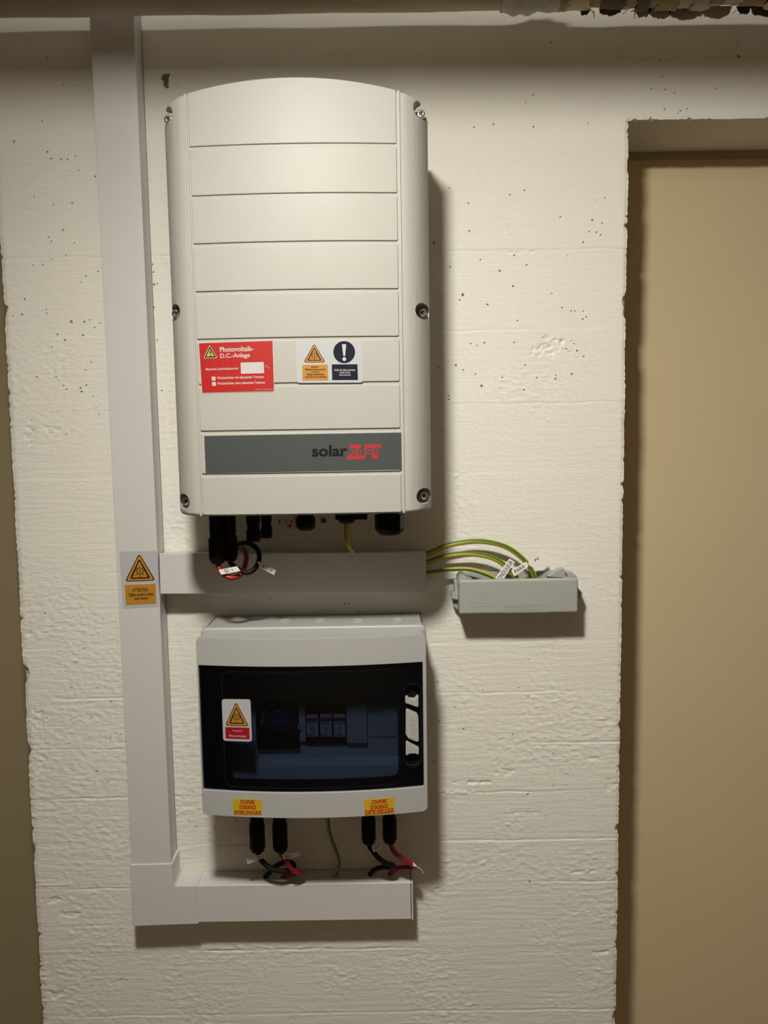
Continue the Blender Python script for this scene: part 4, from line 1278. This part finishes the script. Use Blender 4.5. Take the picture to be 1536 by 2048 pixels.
def plug(parent, u0, u1, vtop_z, vb, d, taper=True):
    a_, zb2 = P(u0, vb, d); c_, _ = P(u1, vb, d); x = (a_ + c_) / 2; r = (c_ - a_) / 2
    zt = vtop_z; mid = zb2 + (zt - zb2) * 0.48
    pr = [(zt, r * 0.93), (mid + 2, r * 0.95), (mid + 1.2, r * 0.86), (mid - 0.2, r * 0.86), (mid - 1, r), (zb2 + 6, r), (zb2 + 2.2, r * 0.88), (zb2, r * 0.55), (zb2 - 0.5, r * 0.45)]
    o = link_bm('plug', bm_lathe((x, d, 0), 'z', pr, 18), M['black'], parent, label='black plug connector')
    # locking ribs on the body
    b_ = bmesh.new()
    for k in range(10):
        an = 2 * math.pi * k / 10
        cx, cd = x + r * math.cos(an), d + r * math.sin(an)
        bm_box(cx - 0.6, cx + 0.6, cd - 0.6, cd + 0.6, zb2 + 7, mid - 3, 0, b_)
    link_bm('grip_rib', b_, M['black'], o, smooth=0)['kind'] = 'stuff'
    return x, zb2


def cable(name, label, cat, pts, r, m, group=None, uv=False, phase=0.0, up=(0, 0, 1)):
    t = thing(name, label, cat, pts[0], group)
    link_bm('sheath', bm_tube(pts, r, 14, 8, uv=uv, phase=phase, up=up), M[m], t, smooth=60)
    return t


# three earth cables from the upper trunking to the terminal box
EC = [([(825, 1112, 20), (853, 1108, 20), (900, 1090, 22), (958, 1082.5, 24), (1010, 1093, 26), (1046, 1118, 27), (1066, 1146, 27), (1072, 1168, 26)], 3.7, 0.14,
       'top green and yellow earth cable of three, tagged nearest the right'),
      ([(825, 1130, 20), (853, 1125.5, 20), (895, 1112, 22), (945, 1108, 24), (985, 1116, 26), (1012, 1133, 28), (1030, 1152, 28), (1038, 1170, 26)], 3.7, 0.12,
       'middle green and yellow earth cable of three, between the other two'),
      ([(825, 1146, 22), (852, 1145, 22), (895, 1139, 24), (938, 1138.5, 26), (970, 1147, 29), (990, 1157, 30), (1000, 1170, 28)], 3.2, 0.3,
       'lowest green and yellow earth cable of three, entering furthest left')]
ecs = []
for pts, r, ph, lab in EC:
    ecs.append(cable('earth_cable', lab, 'cable', [P3(*p) for p in pts], r, 'earth', None, True, ph))
flag(ecs[0], [(1055, 1127), (1089, 1101), (1063, 1134), (1092, 1114)], 31.5, [('PV', 0.35, 0.62, 0.3, 0.85)], label='white tag with two letters')
flag(ecs[1], [(1022, 1141), (1053, 1123), (1029, 1153), (1057, 1133)], 34, [('PARA', 0.14, 0.80, 0.25, 0.8)], label='white tag with four letters')
flag(ecs[2], [(991, 1155), (1019, 1117), (1003, 1164), (1030, 1124)], 37, [('ONDULEUR', 0.04, 0.96, 0.2, 0.8)], label='white tag with long word')

# earth lead of the inverter and of the box
c = cable('earth_lead', 'short green and yellow lead hanging from the inverter gland', 'cable', [P3(694, 1040, 100), P3(694, 1060, 100), P3(695, 1080, 98), P3(698, 1093, 92), P3(706, 1103, 78)], 3.6, 'earth', None, True, 0.55)
c = cable('earth_lead', 'thin green and yellow lead between the box bottom and lower trunking', 'cable', [(P(655, 1640, 45)[0], 45, 992), P3(656, 1648, 45), P3(662, 1675, 42), P3(673, 1705, 36), P3(678, 1725, 30), P3(674, 1742, 24), P3(671, 1750, 21)], 3.1, 'earth', None, True, 0.1)

# string cables at the inverter
s1p = thing('string_cable', 'red string cable looping from the left plug under the inverter', 'cable', P3(435, 1128, 112))
x, z = plug(s1p, 419.5, 451, 1413, 1128, 112)
pts = [(x, 112, z + 4), (x + 1, 112, z - 4), P3(447, 1148, 118), P3(462, 1156, 120), P3(480, 1150, 112), P3(490, 1130, 92), P3(492, 1110, 68), P3(484, 1096, 44), P3(474, 1093, 28), P3(469, 1108, 18)]
link_bm('sheath', bm_tube(pts, 3.6, 14, 8), M['cable_red'], smooth=60, parent=s1p, label='red sheath')
flag(s1p, [(437, 1140), (474, 1132.5), (442.5, 1149.5), (480.5, 1142)], 126, [('S', 0.25, 0.38, 0.2, 0.85), ('1', 0.40, 0.47, 0.2, 0.85), ('+', 0.60, 0.72, 0.35, 0.7)], label='white tag with S1 plus')
s1m = thing('string_cable', 'black string cable looping from the second plug under the inverter', 'cable', P3(463, 1122, 98))
x, z = plug(s1m, 446, 475, 1413, 1123, 98)
pts = [(x, 98, z + 4), (x + 1, 99, z - 3), P3(476, 1138, 108), P3(492, 1145.5, 112), P3(509, 1138, 108), P3(518.5, 1118, 98), P3(515, 1100, 90), P3(501, 1088, 80), P3(485, 1086, 72), P3(470, 1091, 62), P3(456, 1099, 42), P3(450, 1110, 18)]
link_bm('sheath', bm_tube(pts, 3.5, 14, 8), M['cable_black'], smooth=60, parent=s1m, label='black sheath')
flag(s1m, [(516, 1122.5), (552, 1140), (511, 1130.5), (548, 1150)], 106, [('S', 0.30, 0.43, 0.15, 0.85), ('1', 0.46, 0.53, 0.15, 0.85), ('-', 0.74, 0.84, 0.45, 0.6)], label='white tag with S1 minus')

# cables between the box and the lower trunking
inm = thing('string_cable', 'black cable from the leftmost plug under the dark-windowed box', 'cable', P3(515, 1705, 50))
x, z = plug(inm, 501, 530, 988, 1704, 50)
pts = [(x, 50, z + 3), (x + 1, 50, z - 4), P3(524, 1722, 54), P3(540, 1736, 58), P3(558, 1742, 58), P3(578, 1741.5, 54), P3(588, 1734, 46), P3(583, 1725.5, 40), P3(568, 1725, 36), P3(552, 1732, 30), P3(540, 1744, 24), P3(530, 1754, 20)]
link_bm('sheath', bm_tube(pts, 3.7, 14, 8), M['cable_black'], smooth=60, parent=inm, label='black sheath')
flag(inm, [(491, 1716), (522, 1709), (495.5, 1728.5), (527, 1716)], 60, [('IN', 0.70, 0.92, 0.2, 0.75)], label='white tag turned away')
inp = thing('string_cable', 'red cable from the second plug under the dark-windowed box', 'cable', P3(562, 1703, 50))
x, z = plug(inp, 547, 575, 988, 1703, 50)
pts = [(x, 50, z + 3), (x + 1, 51, z - 4), P3(571, 1718, 57), P3(579, 1733, 60), P3(592, 1744, 56), P3(603, 1748, 48), P3(598, 1747.5, 40), P3(584, 1748, 32), P3(570, 1752, 22), P3(564, 1756, 18)]
link_bm('sheath', bm_tube(pts, 3.7, 14, 8), M['cable_red'], smooth=60, parent=inp, label='red sheath')
flag(inp, [(563, 1709.5), (598, 1703), (567, 1718.5), (602, 1712)], 61, [('IN', 0.16, 0.34, 0.15, 0.8), ('+', 0.44, 0.52, 0.3, 0.6)], label='white tag with IN plus')
oum = thing('string_cable', 'black cable from the third plug under the dark-windowed box', 'cable', P3(738, 1687, 50))
x, z = plug(oum, 724.5, 751, 988, 1688, 50)
pts = [(x, 50, z + 3), (x + 1, 50, z - 4), P3(748, 1705, 54), P3(758, 1717, 58), P3(772, 1726, 58), P3(787, 1731, 53), P3(784, 1734.5, 46), P3(768, 1734, 38), P3(752, 1738, 30), P3(740, 1748, 20)]
link_bm('sheath', bm_tube(pts, 3.6, 14, 8), M['cable_black'], smooth=60, parent=oum, label='black sheath')
flag(oum, [(743, 1693), (762, 1682), (747, 1705), (763, 1696)], 60, [('OUT', 0.22, 0.95, 0.2, 0.85)], label='white tag with OUT')
oup = thing('string_cable', 'red cable from the rightmost plug under the dark-windowed box', 'cable', P3(780, 1685, 50))
x, z = plug(oup, 766.5, 793, 988, 1686.5, 50)
pts = [(x + 1, 50, z + 3), (x + 2, 50, z - 4), P3(789, 1704, 54), P3(803, 1716, 58), P3(818, 1725.5, 58), P3(829, 1731, 54), P3(827, 1735.5, 46), P3(810, 1735, 38), P3(793, 1738, 30), P3(780, 1748, 20)]
link_bm('sheath', bm_tube(pts, 3.6, 14, 8), M['cable_red'], smooth=60, parent=oup, label='red sheath')
flag(oup, [(826, 1724.5), (833, 1731), (826, 1732), (832, 1734)], 62, None, label='end of a white tag')
link_bm('tag_thread', bm_tube([P3(832, 1732, 61), P3(841, 1738, 60), P3(848, 1747, 58)], 0.45, 8, 4), M['tag'], oup, label='thin white tie end', smooth=60)

# ------------------------------------------------------------------ grey terminal box at the right
jb = thing('terminal_box', 'small grey earthing terminal box on the wall right of the trunking', 'box', (190, 0, 1244))
jx0, jx1, jz0, jz1 = 104.6, 276.0, 1244.3, 1294.6
b = bmesh.new()
bm_box(jx0, jx1, 40, 50, jz0, jz1, 3.6, b, 3)
bm_box(jx0 + .4, jx0 + 3, 8, 48, jz0 + 1, jz1 - 2, 0.5, b); bm_box(jx1 - 3, jx1 - .4, 8, 48, jz0 + 1, jz1 - 2, 0.5, b)
bm_box(jx0 + .4, jx1 - .4, 8, 48, jz0 + .4, jz0 + 3, 0.5, b)
link_bm('cover', b, M['jbox'], jb)
link_bm('base_plate', bm_plate([rect(jx0 + 2, jx1 - 2, jz0 + 2, jz1 + 4, 4)], flat(7), 0, back_abs=1, bv=0.8), M['jbox'], jb)
for (px_, pz_) in ((917, 1163), (1135, 1158)):
    pass
# raised ears at the top corners
a0, a1 = P(919, 1152, 22), P(944, 1161, 22)
link_bm('ear', bm_plate([[(jx0 - 1, jz1 - 8), (jx0 + 22, jz1 - 3), (jx0 + 12, jz1 + 1), (jx0 + 9, jz1 + 5), (jx0 + 4, jz1 + 6), (jx0, jz1 + 1)]], flat(40), 0, back_abs=6, bv=1), M['jbox'], jb)
link_bm('ear', bm_plate([[(jx1 - 20, jz1 - 4), (jx1 + .5, jz1 - 6), (jx1 - 1, jz1 + 2), (jx1 - 8, jz1 + 8), (jx1 - 17, jz1 + 8), (jx1 - 13, jz1 + .5)]], flat(44), 0, back_abs=30, bv=1), M['jbox'], jb)
link_bm('ear', bm_plate([[(jx1 - 38, jz1 - 2), (jx1 - 12, jz1 - 4), (jx1 - 14, jz1 + 10), (jx1 - 22, jz1 + 9)]], flat(24), 0, back_abs=8, bv=.6), M['jbox'], jb)
# side clips and hinge
e = P(903, 1197, 24)
link_bm('side_clip', bm_plate([[P(*p, 26) for p in ((908, 1160), (918, 1162), (920, 1200), (910, 1199), (904, 1197), (903, 1186), (909, 1183))][::-1]], flat(26), 0, back_abs=8, bv=.7), M['jbox'], jb, label='grey locking clip on the left side')
link_bm('side_clip', bm_plate([[P(*p, 20) for p in ((907, 1200), (920, 1200), (922, 1226), (913, 1219), (907, 1211))][::-1]], flat(16), 0, back_abs=4, bv=.5), M['jbox'], jb)
link_bm('side_clip', bm_plate([[P(*p, 26) for p in ((1155, 1172), (1160, 1182), (1165, 1185), (1165, 1196), (1155, 1197))][::-1]], flat(26), 0, back_abs=10, bv=.7), M['jbox'], jb, label='grey locking clip on the right side')
# raised oval emblem, rules and lettering
SJ = flat(50)
fmj = lambda u_, v_: P(u_, v_, 50)
ec = P(963, 1196, 50)
b = bm_plate([circle(ec[0], ec[1], 14.5, 32, 8.2), circle(ec[0], ec[1], 13.6, 32, 7.4)], SJ, 0.35, back=-0.2)
for (xa, xb, za_, zb2) in ((-9.6, -8.8, -5, 4.2), (-9, -3.6, 3.4, 4.2), (-9, -4, -0.4, .4), (1.2, 2.0, -5.4, 6), (2, 9, 4, 4.8), (2, 8, -1.2, -.4), (-3.2, -2.6, -5.6, -1)):
    bm_plate([rect(ec[0] + xa, ec[0] + xb, ec[1] + za_, ec[1] + zb2)], SJ, 0.35, back=-0.2, bm=b)
a = P(940, 1212.5, 50); c = P(984, 1211.5, 50)
bm_plate([rect(a[0], c[0], a[1] - 0.4, a[1] + 0.5)], SJ, 0.35, back=-0.2, bm=b)
link_bm('embossed_emblem', b, M['jbox'], jb, smooth=0, label='raised oval emblem with bars')
a = P(1007, 1224, 50); c = P(1101, 1208, 50)
b = bm_plate([rect(a[0], c[0], a[1] - 1, c[1], 2), rect(a[0] + .5, c[0] - .5, a[1] - .5, c[1] - .5, 1.6)], SJ, 0.3, back=-0.2)
tj = quad_map([P(1007, 1210, 50), P(1084, 1209, 50), P(1007, 1224, 50), P(1084, 1223, 50)])
bm_text('Potential - Ausgleichschiene', tj, 0, 1, 0.54, 0.95, SJ, 0.4, 0.05, b, raised=0.4)
bm_text('Compensation de potentiel', tj, 0.01, 0.97, 0.05, 0.45, SJ, 0.4, 0.05, b, raised=0.4)
link_bm('embossed_lettering', b, M['jbox'], jb, smooth=0, label='raised lettering')

for o in bpy.data.objects:
    o.select_set(False)
